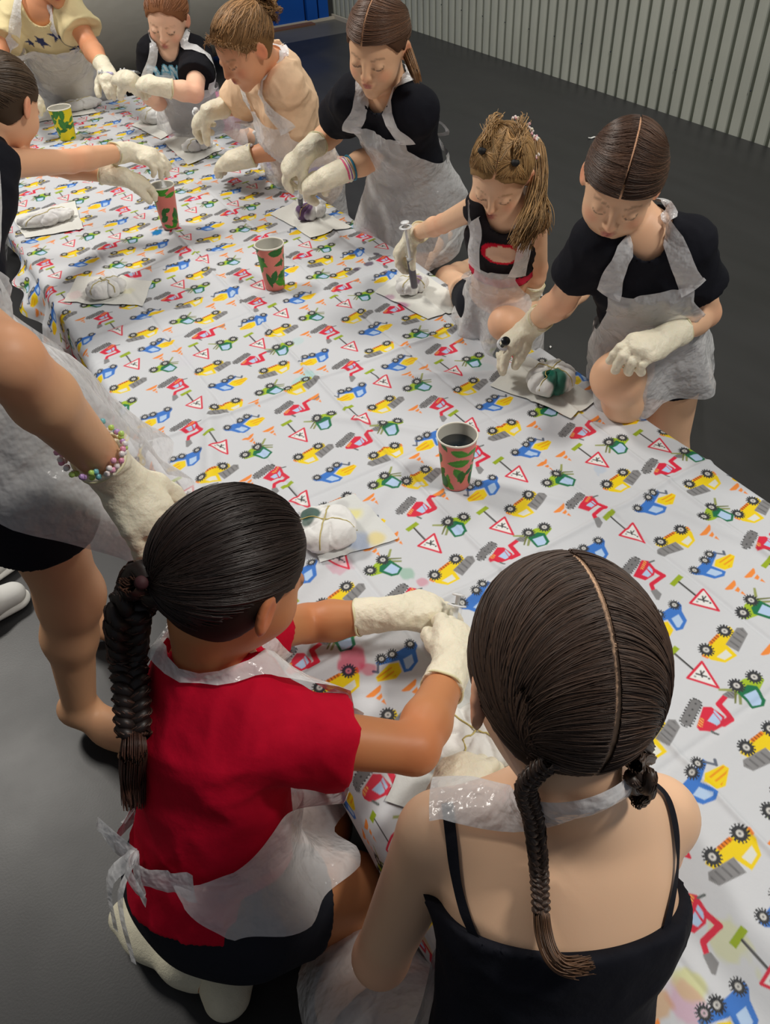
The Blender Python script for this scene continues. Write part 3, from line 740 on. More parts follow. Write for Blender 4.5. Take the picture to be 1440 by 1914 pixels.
# ---------------------------------------------------------------- gloves
POSE = {  # per finger (index..little): mcp, pip, dip in degrees, spread; thumb: (out, in, bend)
 'relax': ([(25, 30, 20), (30, 38, 25), (35, 42, 28), (40, 45, 30)], (45, 18, 20)),
 'fist': ([(62, 85, 45), (66, 88, 45), (70, 88, 45), (72, 88, 45)], (28, 45, 45)),
 'pinch': ([(30, 34, 16), (38, 42, 20), (46, 50, 26), (50, 54, 28)], (30, 44, 20)),
 'point': ([(22, 18, 10), (55, 70, 40), (62, 75, 45), (66, 76, 45)], (30, 38, 25)),
 'flat': ([(14, 12, 8), (16, 14, 10), (18, 16, 10), (20, 18, 12)], (42, 14, 12)),
 'drop': ([(18, 26, 16), (26, 34, 20), (32, 38, 22), (36, 42, 24)], (26, 20, 18)),
}
def make_glove(p, q, pose, size=1., cuff=.062, res=.0028):
    J = p.J; w = J['w'+q]; yd, zd = p.hand[q][0], p.hand[q][1]
    y = unit(yd); z = unit(zd-np.dot(zd, y)*y); x = np.cross(y, z)       # x: right-hand side seen with back up, fingers ahead
    if q == 'R': x = -x                                   # thumb side: left of a right hand seen from the back
    k = p.s*size*1.06
    X = lambda a: w+k*(a[0]*x+a[1]*y+a[2]*z)
    F = Field(); fing, th = POSE[pose]
    F.cone(X((0, .0, 0)), X((.004, .060, 0)), .0245*k, .032*k, .012*k, z, .62)
    F.cone(X((.020, .035, -.002)), X((.026, .070, -.001)), .016*k, .0125*k, .012*k)
    F.cone(X((-.018, .030, -.003)), X((-.024, .066, -.003)), .016*k, .0115*k, .012*k)
    F.cone(X((.0, .04, -.001)), X((0, .074, 0)), .020*k, .0135*k, .012*k, z, .8)
    mx = [.0275, .0095, -.0085, -.0255]; my = [.071, .076, .073, .065]; ln = [.062, .070, .065, .052]; rd = [.0098, .0100, .0096, .0086]
    tips = []
    for i in range(4):
        a = 0.; pt = V(mx[i], my[i], 0); sp = (mx[i]-.001)*2.2
        pts = [pt-V(0, .012, 0), pt]
        for j, fr in enumerate((.45, .30, .25)):
            a += math.radians(fing[i][j]); dv = V(math.sin(sp)*.5, math.cos(a), -math.sin(a)); pt = pt+unit(dv)*ln[i]*fr; pts.append(pt)
        r = rd[i]; W_ = [X(t) for t in pts]
        F.chain(W_, [r*k*1.08, r*k*1.06, r*k*.98, r*k*.92, r*k*.84], .0035*k); tips.append(W_[-1])
    o, inn, bn = [math.radians(t) for t in th]
    b0 = V(.014, .016, -.004); d1 = unit(V(math.sin(o), math.cos(o)*.9, -math.sin(inn))); p1 = b0+d1*.040
    d2 = unit(d1+V(-.5*math.sin(bn), .2, -.5*math.sin(bn))); p2 = p1+d2*.028; d3 = unit(d2+V(-.7*math.sin(bn), .1, -.5*math.sin(bn))); p3 = p2+d3*.022
    W_ = [X(b0), X(p1), X(p2), X(p3)]; F.chain(W_, [.0165*k, .0135*k, .0115*k, .0098*k], .006*k); tips.append(W_[-1])
    fa = unit(J['e'+q]-w)
    F.cone(w+y*.006*k, w+fa*cuff*k, .0275*k, .0315*k, .014*k, flat=True)
    def wr(P, d):
        fold = np.maximum(0, .35-np.abs(snoise(P, 70/k, 2)))*.0058*k+np.maximum(0, .3-np.abs(snoise(P, 130/k, 4)))*.0030*k
        return d-.0010*k-fold+.0010*k
    F.post.append(wr)
    v, f = F.mesh(res, pad=.008)
    g = mesh_obj('glove', v, f, M_glove, p.root)
    # rolled rim of the cuff
    c0 = w+fa*cuff*k; e1 = unit(np.cross(fa, V(.3, .2, 1))); e2 = np.cross(fa, e1); mb = MB()
    pts = [c0+(.0318*k+.0008*math.sin(5*t))*(math.cos(t)*e1+math.sin(t)*e2)+fa*.0015*math.sin(3*t) for t in np.linspace(0, 2*PI, 40)]
    mb.rings(pts, .0021*k, 6, cap=False); mb.build('cuff_rim', M_cuff, g)
    p.tips = getattr(p, 'tips', {}); p.tips[q] = tips; p.palm = getattr(p, 'palm', {}); p.palm[q] = X((.004, .055, -.022)); p.gax = getattr(p, 'gax', {}); p.gax[q] = (x, y, z)
    return g
# ---------------------------------------------------------------- clothes
M_cloth = {}
def cloth_mat(name, col=None, attr=False, rough=.85, bump=None):
    if name not in M_cloth: M_cloth[name] = mat(name, col, rough, attr=attr, spec=.18, sheen=.0, var=0 if attr else .06, vscale=30., bump=bump or [(26, .35, .008), (900, .15, .0005)])
    return M_cloth[name]
def tee(p, m, sleeve=.55, inflate=.010, hem=.0, name='tee_shirt', neck=.012, colfn=None, arms='RL', res=.005, neckback=.0, cut=None, flare=.0, scoop=1., fold=2.2):
    """shirt grown from torso, hem beyond pelvis by hem metres; sleeves cut square"""
    J, s = p.J, p.s; T = Field(); T.p = list(p.T.p); up = unit(J['nb']-J['pe']); ax = p.ax
    for q in arms:
        if sleeve and 'e'+q in J:
            e = J['s'+q]+(J['e'+q]-J['s'+q])*sleeve
            T.cone(J['s'+q], e, .039*s*p.arm, (.040+flare)*s*p.arm, .03*s, flat=True)
    bx = p.bx; bf = unit(np.cross(up, bx))
    if hem > -.02: T.cone(J['pe'], J['pe']-up*max(hem, .001)*1.0, .112*s*p.wide, .116*s*p.wide, .02*s, bf, .82)
    fwd = p.fw if np.dot(p.fw, p.front) > 0 else -p.fw
    H = Field(); H.cone(J['nb']-up*.0*s, J['nb']+up*.12*s, .056*s*scoop, .075*s*scoop, .01); H.cone(J['nb']+up*.012*s+fwd*.040*s, J['nb']+up*.12*s+fwd*.08*s, .044*s*scoop, .07*s*scoop, .02)
    def post(P, d):
        d = d-inflate*s-.004*s*snoise(P, 34/s, 5)-.0075*s*np.maximum(0, .35-np.abs(snoise(P, 30/s, 2)))*fold-.0035*s*np.maximum(0, .3-np.abs(snoise(P, 64/s, 6)))*fold
        d = np.maximum(d, (P-(J['pe']-up*hem))@(-up))
        return np.maximum(d, -H(P, m0=.05)) if cut is None else np.maximum(d, cut(P))
    T.post = [post]
    v, f = T.mesh(res, pad=.03)
    c = None if colfn is None else colfn(v)
    g = mesh_obj(name, v, f, m, p.root, c); p.TF = T; return g
def shorts(p, m, leg=.45, top=.05, inflate=.009, name='shorts', legs='RL', res=.005, flare=0.):
    J, s = p.J, p.s; T = Field(); up = unit(J['nb']-J['pe']); bf = unit(np.cross(up, p.bx))
    T.cone(J['pe'], J['pe']+up*top*s, .106*s*p.wide, .102*s*p.wide, .03*s, bf, .80, flat=True)
    for q in legs:
        if 'k'+q in J:
            T.cone(J['h'+q], J['h'+q]+(J['k'+q]-J['h'+q])*leg, .073*s*p.leg, (.066+flare-.012*leg)*s*p.leg, .03*s, flat=True)
    T.post = [lambda P, d: d-inflate*s-.002*s*snoise(P, 50, 4)]
    v, f = T.mesh(res, pad=.02); p.SF = T
    return mesh_obj(name, v, f, m, p.root)
class Union:
    def __init__(s, *fs): s.f = [f for f in fs if f is not None]
    def __call__(s, P, m0=.05):
        d = s.f[0](P, m0=m0)
        for g in s.f[1:]: d = np.minimum(d, g(P, m0=m0))
        return d
def lower_body(p):
    G = Field(); J, s = p.J, p.s; G.p = list(p.T.p)
    for q in 'RL':
        if 'k'+q in J: G.cone(J['h'+q], J['k'+q], .074*s*p.leg, .054*s*p.leg, .03*s)
    return G
def apron(p, top=.30, hem=-.25, bib=38, waist=112, skirt=100, off=.008, axis=None, fwd=None, cover=None, flare=.25, nt=70, nth=70, centre=None, name='apron', ties=True, straps=True,
          droop=.0, seed=1, widths=None, minr=.08, wr=1., necklen=None, sm_it=14, tie_tail=.13, maxr=.46, side=0., top_dip=.0, strapw=.055):
    """film hung around the front of the body; top/hem in metres along the torso axis from the pelvis"""
    J, s = p.J, p.s; up = unit(axis if axis is not None else J['nb']-J['pe'])
    f0 = unit(fwd) if fwd is not None else p.fw; f0 = unit(f0-np.dot(f0, up)*up); rt_ = np.cross(f0, up)    # rt_: person's right
    O = J['pe'] if centre is None else centre
    G = cover if cover is not None else Union(lower_body(p), p.TF if hasattr(p, 'TF') else None)
    ts = np.linspace(top, hem, nt); tw = .10*s     # waist level
    def half(t):
        if t > tw: k = (t-tw)/(top-tw); return waist+(bib-waist)*min(1, k*1.25)**.55
        k = (tw-t)/(tw-hem+1e-6); return waist+(skirt-waist)*k
    H = np.radians([half(t) for t in ts]); u = np.linspace(-1, 1, nth)
    TH = H[:, None]*u[None]; TT = np.repeat(ts[:, None], nth, 1)
    dirs = np.cos(TH)[..., None]*f0+np.sin(TH)[..., None]*rt_
    kk = np.clip((tw-TT)/(tw-hem+1e-6), 0, 1); TT = TT-side*kk*np.abs(u)[None]**2.2+top_dip*(np.abs(u)[None]**3)*np.clip((TT-tw)/(top-tw), 0, 1)
    base = O+TT[..., None]*up
    rs = np.linspace(maxr, .02, 56); R = np.full(TH.shape, minr); done = np.zeros(TH.shape, bool); prev = None
    for r in rs:
        P = (base+dirs*r).reshape(-1, 3); d = G(P, m0=.03).reshape(TH.shape)
        hit = (~done) & (d < off+.004); R[hit] = r; done |= hit
    R0 = R.copy()
    for it in range(sm_it):
        B = R.copy(); B[1:-1] = (R[:-2]+R[1:-1]*2+R[2:])/4; B[:, 1:-1] = (B[:, :-2]+B[:, 1:-1]*2+B[:, 2:])/4
        R = np.maximum(B, R0)
    # film cannot tuck back in below the waist: hang at least as far out as above, loosening downwards
    for i in range(1, nt):
        if ts[i] < tw: R[i] = np.maximum(R[i], R[i-1]-droop*.01)
    k = np.clip((tw-ts)/(tw-hem+1e-6), 0, 1)[:, None]
    P0 = (base+dirs*R[..., None]).reshape(-1, 3)
    n = snoise(P0, 24, seed).reshape(TH.shape); n2 = snoise(P0, 60, seed+1).reshape(TH.shape)
    R = R+k*flare*.10*s+wr*(.004+.012*k)*np.abs(n)*s+wr*.0035*n2*s+k*.012*np.sin(TH*7+seed)*s*wr
    P = base+dirs*R[..., None]
    P = P+up*(0.006*n[..., None])*(TT[..., None] < tw)
    if widths: pass
    V_ = P.reshape(-1, 3); V_ = push(G, V_, off*.7, 3)
    I = np.arange(nt*nth).reshape(nt, nth); q = np.stack([I[:-1, :-1], I[:-1, 1:], I[1:, 1:], I[1:, :-1]], -1).reshape(-1, 4)
    a = mesh_obj(name, V_, q, M_apron, p.root); P = V_.reshape(nt, nth, 3)
    p.apronP = P
    nk = J['nb']+unit(J['nb']-J['pe'])*.012*s-p.fw*.045*s
    if straps:
        mb = MB(); FF = Union(p.F, p.TF if hasattr(p, 'TF') else None)
        for sd in (0, -1):
            c = P[0, sd]; c2 = P[min(2, nt-1), sd]; sg = -1 if sd == 0 else 1
            mid = J['nb']+sg*rt_*.062*s+p.fw*.02*s+up*.0; top_ = J['nb']+sg*rt_*.052*s-p.fw*.015*s+up*.020*s
            pts = smooth_path([c2, c, c+(mid-c)*.5+p.fw*.01, mid, top_, nk], 26); pts = push(FF, pts, .012, 4); pts = push(FF, relax(pts, 8), .010, 2); pts = relax(pts, 3)
            g, q = ribbon(pts, np.linspace(strapw, .026, 26)*s, f=FF, nw=5, off=.007, curl=.004); mb.add(g, q)
        mb.build('neck_strap', M_strap, a)
    if ties:
        mb = MB(); FF = p.TF if hasattr(p, 'TF') else p.F; iw = int(np.argmin(np.abs(ts-tw))); bk = O+up*tw-f0*.085*s
        bk = push(FF, bk[None], .012)[0]
        for sd in (0, -1):
            c = P[iw, sd]; sg = -1 if sd == 0 else 1
            pts = smooth_path([P[iw, 4 if sd == 0 else -5], c, c*.5+bk*.5-f0*.02, bk], 20); pts = push(FF, pts, .008, 4)
            g, q = ribbon(pts, np.linspace(.05, .014, 20)*s, f=FF, nw=4, off=.006, curl=.003); mb.add(g, q)
            lp = smooth_path([bk, bk+sg*rt_*.05*s-f0*.03*s+up*.025*s, bk+sg*rt_*.085*s-f0*.02*s, bk+sg*rt_*.04*s-f0*.012*s-up*.01*s, bk], 16)
            g, q = ribbon(lp, .016*s, nrm=-f0+.3*up, nw=3, curl=.002); mb.add(g, q)
            tl = smooth_path([bk, bk+sg*rt_*.02*s-f0*.03*s-up*.04*s, bk+sg*rt_*.035*s-f0*.02*s-up*tie_tail*s], 10)
            tl = push(FF, tl, .006, 3); g, q = ribbon(tl, .022*s, nrm=-f0, nw=3, curl=.003); mb.add(g, q)
        mb.ball(bk-f0*.006, .010*s); mb.build('waist_tie', M_strap, a)
    return a
def relax(P, n):
    P = P.copy()
    for _ in range(n): P[1:-1] = (P[:-2]+2*P[1:-1]+P[2:])/4
    return P
# ---------------------------------------------------------------- hair
def strands_mesh(paths, radii, cols, seg=3, taper=True):
    """paths (N, M, 3); radii (N,); cols (N,3)"""
    N, M, _ = paths.shape
    T = np.gradient(paths, axis=1); T /= np.linalg.norm(T, axis=2)[..., None]+1e-12
    a = np.zeros_like(T); a[..., 2] = 1; al = np.abs(T[..., 2]) > .9; a[al] = (1, 0, 0)
    e = np.cross(T, a); e /= np.linalg.norm(e, axis=2)[..., None]+1e-12; g = np.cross(T, e)
    tp = np.ones(M)
    if taper: tp = .55+.45*np.sin(np.linspace(.15, PI-.15, M))
    th = np.arange(seg)*2*PI/seg
    Vv = paths[:, :, None]+(radii[:, None, None, None]*tp[None, :, None, None])*(np.cos(th)[None, None, :, None]*e[:, :, None]+np.sin(th)[None, None, :, None]*g[:, :, None])
    I = np.arange(N*M*seg).reshape(N, M, seg); J = np.roll(I, -1, axis=2)
    q = np.stack([I[:, :-1], J[:, :-1], J[:, 1:], I[:, 1:]], -1).reshape(-1, 4)
    return Vv.reshape(-1, 3), q, np.repeat(cols, M*seg, axis=0)
class Hair:
    def __init__(s, p, n=1.): s.p = p; s.v = []; s.q = []; s.c = []; s.n = 0; s.k = n
    def cols(s, N, var=.22, tint=None):
        b = s.p.hairc if tint is None else L3(tint)
        r = rng.normal(size=(N, 1))*var; w = np.clip(rng.normal(size=(N, 1))*.06, -.15, .15)
        return np.clip(b*np.clip(1+r, .45, 1.9)*(1+w*V(1.2, .6, -.2)), 0, 1)
    def add(s, paths, rad, cols, taper=True):
        v, q, c = strands_mesh(paths, rad, cols, taper=taper); s.v.append(v); s.q.append(q+s.n); s.c.append(c); s.n += len(v)
    def dirs(s, A, lift):
        """unit directions (.., 3) in the scalp frame -> world points"""
        A = A/np.linalg.norm(A, axis=-1, keepdims=True)
        P = EC+A*(ER*(1+0))*(1+lift[..., None]); return s.p.Wv(P)
    def comb(s, N, A, Bd, Cd, lift=.03, jit=.03, rad=.0009, M=14, var=.22, wave=0., start=(0, 0), curlf=0., tint=None, bulge=0.):
        """strands over the scalp from A(N,3) via Bd to Cd (directions)"""
        u = np.linspace(0, 1, M)[None, :, None]
        st = rng.uniform(start[0], start[1]+1e-6, (N, 1, 1)); u = st+(1-st)*u
        A = A[:, None]; Bd = Bd[:, None]; Cd = Cd[:, None]
        A = A/np.linalg.norm(A, axis=2, keepdims=True); Bd = Bd/np.linalg.norm(Bd, axis=2, keepdims=True); Cd = Cd/np.linalg.norm(Cd, axis=2, keepdims=True)
        D = (1-u)**2*A+2*u*(1-u)*Bd+u*u*Cd
        D = D+jit*rng.normal(size=(N, 1, 3))*np.sin(u*PI*.9+.1)*.5
        if wave: D = D+wave*np.sin(u*curlf+rng.uniform(0, 6.3, (N, 1, 1)))*unit(rng.normal(size=3))*np.ones((N, 1, 3))
        lf = np.abs(rng.normal(size=(N, 1)))*.010+lift+bulge*np.sin(u[..., 0]*PI)
        s.add(s.dirs(D, lf), rng.uniform(.7, 1.2, N)*rad*s.p.hs, s.cols(N, var, tint))
    def tail(s, guide, r0, r1, N=200, rad=.0009, M=18, var=.22, wave=.0, wf=9., splay=0., tint=None, flat=None, curl=False):
        """bundle of strands along a guide curve (world points)"""
        G = smooth_path(guide, M); T = np.gradient(G, axis=0); T /= np.linalg.norm(T, axis=1)[:, None]
        a = V(.2, .1, 1) if abs(T[0][2]) < .9 else V(1, 0, 0); e = unit(np.cross(T[0], a)); E = []; 
        for t in T: e = unit(e-e.dot(t)*t); E.append(e)
        E = np.array(E); H = np.cross(T, E)
        an = rng.uniform(0, 2*PI, N); rr = np.sqrt(rng.uniform(0, 1, N)); u = np.linspace(0, 1, M)
        prof = r0+(r1-r0)*u+min(r0, .012)*.35*np.sin(u*PI); prof[0] = r0*.6
        x = (rr*np.cos(an))[:, None]*prof; y = (rr*np.sin(an))[:, None]*prof
        if flat: y = y*flat
        if wave:
            ph = rng.uniform(0, 6.3, (N, 1)); x = x+wave*np.sin(u*wf+ph)*u**.5; y = y+wave*np.cos(u*wf*1.1+ph*(1 if curl else 1.7))*u**.5
        if splay: x = x+splay*rng.normal(size=(N, 1))*u**2; y = y+splay*rng.normal(size=(N, 1))*u**2
        ct = rng.uniform(.80, 1., (N, 1)); us = u[None]*ct; ip = lambda A: np.stack([np.interp(us, u, A[:, k]) for k in range(3)], -1)
        P = ip(G)+x[..., None]*ip(E)+y[..., None]*ip(H)
        s.add(P, rng.uniform(.7, 1.3, N)*rad, s.cols(N, var, tint))
    def braid(s, guide, r0, r1, turns, nf=26, rad=.0012, M=90, var=.2, tint=None, nrm=None, tuft=.05):
        """three strand braid along guide"""
        G = smooth_path(guide, M); T = np.gradient(G, axis=0); ln = np.linalg.norm(T, axis=1).sum(); T /= np.linalg.norm(T, axis=1)[:, None]
        e = unit(np.cross(T[0], V(*(nrm if nrm is not None else (0, -1, .5))))); E = []
        for t in T: e = unit(e-e.dot(t)*t); E.append(e)
        E = np.array(E); H = np.cross(T, E); u = np.linspace(0, 1, M); R = r0+(r1-r0)*u
        for k in range(3):
            ph = 2*PI*k/3; w_ = turns*2*PI*u+ph
            cx = R*np.sin(w_)*.95; cy = R*.55*np.sin(2*w_)
            an = rng.uniform(0, 2*PI, nf); rr = np.sqrt(rng.uniform(.3, 1, nf))
            tw = rr[:, None]*np.cos(an[:, None]+u*3)*R*.62; th = rr[:, None]*np.sin(an[:, None]+u*3)*R*.5
            P = G[None]+(cx[None]+tw)[..., None]*E[None]+(cy[None]+th)[..., None]*H[None]
            s.add(P, rng.uniform(.8, 1.3, nf)*rad, s.cols(nf, var, tint), taper=False)
            mb = MB(); core = G+cx[:, None]*E+cy[:, None]*H; mb.rings(core, R*.55, 8)
            v = np.concatenate(mb.v); qf = [f for f in mb.f if len(f) == 4]
            s.v.append(v); s.q.append(np.array(qf)+s.n); s.c.append(np.tile(s.p.hairc*.55, (len(v), 1))); s.n += len(v)
        return G
    def build(s, name='hair'):
        if not s.v: return None
        hm, cm = hair_mat()
        return mesh_obj(name, np.concatenate(s.v), np.concatenate(s.q), hm, s.p.root, np.concatenate(s.c))
def hair_cap(p, front=.055, lift=.012, part=None, res=.0035, side=-.02, nape=-.075, under=.55, partw=.0016, partlen=(-.3, 1.2), partcol=None):
    """scalp-hugging base layer of the hair; part: x offset of a parting line"""
    F = Field(); F.ell(p.W(EC), ER*(1+lift)*p.hs, p.HR, .01)
    F.ell(p.W((0, -.024, -.030)), V(.057, .050, .046)*p.hs, p.HR, .02*p.hs)
    def post(P, d):
        q = p.loc(P); y = q[:, 1]; z = q[:, 2]; x = np.abs(q[:, 0])
        zl = np.interp(y, [-.10, -.05, -.028, -.012, .010, .030, .055, .075, .1], [nape, nape, nape+.015, side-.018, side+.030, side+.030, front-.012, front, front+.01])
        zl = zl+.010*sm(x, .03, .0)*(y > .05)
        return np.maximum(d, (zl-z)*p.hs*.8)
    F.post = [post]
    v, f = F.mesh(res*max(p.hs, .8), pad=.01)
    c = np.tile(p.hairc*under, (len(v), 1)); q = p.loc(v)
    if part is not None:
        d = np.abs(q[:, 0]-part(q)); a = (sm(-d, -partw*2.2, -partw)*(q[:, 2] > -.06))[:, None]
        ang = np.arctan2(q[:, 1]-EC[1], q[:, 2]-EC[2]); a = a*((ang > partlen[0]) & (ang < partlen[1]))[:, None]
        c = c*(1-a)+(p.skin*V(1, .9, .85) if partcol is None else partcol)*a
    hm, cm = hair_mat()
    return mesh_obj('hair_cap', v, f, cm, p.root, c)
def ringdirs(N, a0, a1, z0, z1, jit=.03):
    """directions around the hairline: azimuth a (0 = face, + = person's right) and height"""
    t = rng.uniform(0, 1, N); a = a0+(a1-a0)*t; z = z0+(z1-z0)*np.abs(np.sin(0*t)) if np.ndim(z0) == 0 and False else np.interp(np.abs(a), z0, z1)
    z = z+jit*rng.normal(size=N); r = np.sqrt(np.maximum(.02, 1-z*z)); return np.stack([r*np.sin(a), r*np.cos(a), z], 1)
HL_A = [0, .5, .9, 1.25, 1.6, 2.0, 2.5, 3.15]; HL_Z = [.62, .58, .42, .10, .02, -.35, -.75, -.85]     # hairline height by azimuth
def gather(h, N, target, amax=PI, lift=.02, rad=.0009, bulge=.0, start=(0, .7), jit=.05, zoff=0., wave=0., curlf=0., var=.22, tint=None, M=14, mid=None, amin=None):
    A = ringdirs(N, -amax if amin is None else amin, amax, HL_A, HL_Z); A[:, 2] += zoff
    Td = np.tile(unit(target), (N, 1)); B = A+Td if mid is None else A*.5+Td*.5+np.asarray(mid)
    h.comb(N, A, B, Td+.06*rng.normal(size=(N, 3)), lift, jit, rad, M, var, start=start, bulge=bulge, tint=tint, wave=wave, curlf=curlf)
def finish_body(p, res=.005):
    F = body_field(p) if not hasattr(p, 'F') else p.F
    v, f = F.mesh(res, pad=.012)
    return mesh_obj('body', v, f, M_skin, p.root, skin_colors(p, v))
def setup(p, hc, face, hs=1., crown=(0, 0, 1), front=None, roll=0.):
    p.hc = np.asarray(hc, float); p.HR = headframe(face, crown, roll); p.hs = hs
    J = p.J; p.ax = unit(J['sR']-J['sL'])
    if not hasattr(p, 'bx'): p.bx = p.ax
    p.front = unit(front if front is not None else face)
    for k, d in (('bend', V(0, 0, 0)), ('wide', 1.), ('arm', 1.), ('leg', 1.), ('calf', {}), ('sole', {}), ('hand', {})):
        if not hasattr(p, k): setattr(p, k, d)
    for q in 'RL':
        if 'w'+q in J and q not in p.hand: p.hand[q] = (unit(J['w'+q]-J['e'+q]), V(0, 0, 1))
        if q in p.hand: p.hand[q] = (unit(p.hand[q][0]), unit(p.hand[q][1]))
        if 't'+q in J and q not in p.sole: p.sole[q] = V(0, 0, 1)
    for j, v in J.items():          # nobody's legs inside the padded table
        if v[2] < .29 and TX0-.065 < v[0] < TX1+.065 and v[1] < TY1+.05: v[0] = TX0-.065 if v[0] < .75 else TX1+.065
    lo = p.J['pe']*V(1, 1, 0); p.root = root('person', lo, p.label, 'person')
    global REPORT
    for a, b in (('nb', 'pe'), ('sR', 'sL'), ('sR', 'eR'), ('eR', 'wR'), ('sL', 'eL'), ('eL', 'wL'), ('pe', 'kR'), ('kR', 'aR'), ('pe', 'kL'), ('kL', 'aL')):
        if a in J and b in J: print(p.key, a+b, round(float(np.linalg.norm(J[a]-J[b])), 3), end='; ')
    print('hc-nb', round(float(np.linalg.norm(p.hc-J['nb'])), 3))
    body_field(p)
def hold_dir(p, q, px, py, D): return unit(dp(px, py, D)-p.J['w'+q])
# ================================================================ the people
M_black = cloth_mat('black_jersey', (24, 25, 33)); M_red = cloth_mat('red_jersey', (196, 6, 44)); M_char = cloth_mat('charcoal_jersey', (34, 36, 44))
M_peach = cloth_mat('peach_cotton', (244, 208, 172))
M_sock = cloth_mat('cream_sock', (222, 216, 192), rough=.9, bump=[(70, .5, .004), (500, .4, .002)])
# ---- girl with a centre parting, kneeling on one knee at the right of the table
p = Person('P4', 'girl in black tee with a sharp centre parting, one bare knee raised against the table', .95, (238, 192, 156), (86, 62, 48))
J = p.J
J['pe'] = dp(1215, 662, 1.93); J['nb'] = dp(1212, 437, 1.60)
J['sR'] = dp(1118, 450, 1.62); J['sL'] = dp(1288, 458, 1.60)
J['wR'] = at(992, 610, .37); J['eR'] = elbow(J['sR'], J['wR'], 1052, 560, .93)
J['wL'] = at(1242, 636, .49); J['eL'] = elbow(J['sL'], J['wL'], 1320, 585, .93)
J['kR'] = dp(1152, 706, 1.78); J['aR'] = J['kR']+V(.19, .06, -.30); J['aR'][2] = .06; J['tR'] = J['aR']+V(-.12, -.06, -.035)
J['hR'] = dp(1190, 668, 1.92)
J['hL'] = dp(1258, 690, 1.93); J['kL'] = at(1246, 850, .05); J['aL'] = J['kL']+V(.25, .20, -.01); J['tL'] = J['aL']+V(.12, .08, -.02)
p.hand = {'R': (at(932, 656, .33)-J['wR'], V(.25, .2, .9)), 'L': (at(1165, 664, .50)-J['wL'], V(.1, -.25, .9))}
p.leg = 1.05
setup(p, dp(1163, 338, 1.52), (-.62, -.52, -.42), .97, crown=(-.25, -.3, .9), front=(-.7, -.6, 0), roll=.10)
finish_body(p)
make_glove(p, 'R', 'drop'); make_glove(p, 'L', 'pinch')
tee(p, M_black, .52, .010, hem=.03, flare=.006, scoop=.8)
shorts(p, M_black, .16)
cv = Field(); cv.p = list(p.T.p); cv.cone(J['hL'], J['kL'], .078*p.s, .06*p.s, .03); cv.cone(J['hR'], J['hR']+(J['kR']-J['hR'])*.45, .076*p.s, .066*p.s, .03)
apron(p, top=.325, hem=-.02, bib=44, waist=108, skirt=88, flare=.10, seed=2, off=.012, side=.09, cover=Union(cv, p.TF), strapw=.06, wr=1.2)
part = lambda q: .006*np.sin(q[:, 2]*30)
hair_cap(p, .060, part=part, partlen=(-.9, 1.5))
h = Hair(p)
N = 1500
for sx in (-1, 1):
    a = rng.uniform(-.95, 1.28, N//2); A = np.stack([sx*.03+0*a, np.sin(a), np.cos(a)], 1)
    Bd = np.stack([sx*.95+0*a, .25+.35*np.sin(a), .15+.3*np.cos(a)], 1)+.05*rng.normal(size=(N//2, 3))
    h.comb(N//2, A, Bd, np.tile(V(sx*.25, -.95, -.35), (N//2, 1)), .025, .03, .0011, 16, wave=.012, curlf=14)
gather(h, 500, (0, -.95, -.35), amin=1.5, amax=3.1, start=(0, .5)); gather(h, 300, (0, -.95, -.35), amin=-3.1, amax=-1.5, start=(0, .5))
h.tail([p.W((0, -.112, -.012)), p.W((-.012, -.132, -.03)), p.W((-.03, -.13, -.07)), p.W((-.035, -.115, -.12))], .014, .012, 160, .0011)
h.build()
P4 = p
# ---- small girl with hair clips
p = Person('P5', 'small fair-haired girl with beaded hair clips squirting a purple syringe at the right table edge', .84, (242, 196, 160), (168, 132, 86))
J = p.J
J['pe'] = dp(930, 575, 2.18); J['nb'] = dp(950, 392, 1.86)
J['sR'] = dp(893, 385, 1.86); J['sL'] = dp(1000, 412, 1.84)
J['wR'] = at(772, 438, .42); J['eR'] = elbow(J['sR'], J['wR'], 828, 418, .8)
J['wL'] = at(990, 562, .35); J['eL'] = elbow(J['sL'], J['wL'], 1006, 500, .8)
J['kR'] = at(838, 522, .12); J['aR'] = J['kR']+V(.20, .10, -.01); J['tR'] = J['aR']+V(.10, .03, -.01)
J['kL'] = dp(945, 605, 2.05); J['aL'] = J['kL']+V(.26, .06, -.03); J['tL'] = J['aL']+V(.1, .03, -.01)
for q in 'RL': J['k'+q][2] = max(J['k'+q][2], .06); J['a'+q][2] = max(.04, J['a'+q][2]-.02)
p.hand = {'R': (at(750, 468, .38)-J['wR'], V(-.3, .5, .7)), 'L': (at(955, 592, .32)-J['wL'], V(.2, -.2, .9))}
p.arm = .86; p.wide = .9; p.leg = .9
setup(p, dp(936, 322, 1.80), (-.60, -.45, -.50), .90, crown=(-.25, -.25, .9), front=(-.8, -.5, 0), roll=.10)
finish_body(p)
make_glove(p, 'R', 'pinch'); make_glove(p, 'L', 'relax')
def col5(v):
    up = unit(J['nb']-J['pe']); L_ = np.linalg.norm(J['nb']-J['pe']); t = (v-J['pe'])@up/L_; c = np.tile(L3((30, 26, 30)), (len(v), 1))
    x = (v-J['nb'])@p.ax; d = ((x+.012)/.038)**2+((t-.80)/.062)**2
    c[(d < 1.75) & (((v-J['nb'])@p.fw) > 0)] = L3((214, 24, 52)); c[(d < 1) & (((v-J['nb'])@p.fw) > 0)] = L3((238, 196, 168))
    c[(np.abs(t-.50) < .035)] = L3((206, 40, 70))
    return c
up = unit(J['nb']-J['pe'])
tee(p, cloth_mat('crop_top', attr=True), 0, .006, hem=-.16, colfn=col5, name='crop_top', res=.004)
shorts(p, M_char, .22)
cv = Field(); cv.p = list(p.T.p); cv.cone(J['hL'], J['hL']+(J['kL']-J['hL'])*.6, .074*p.s, .06*p.s, .03)
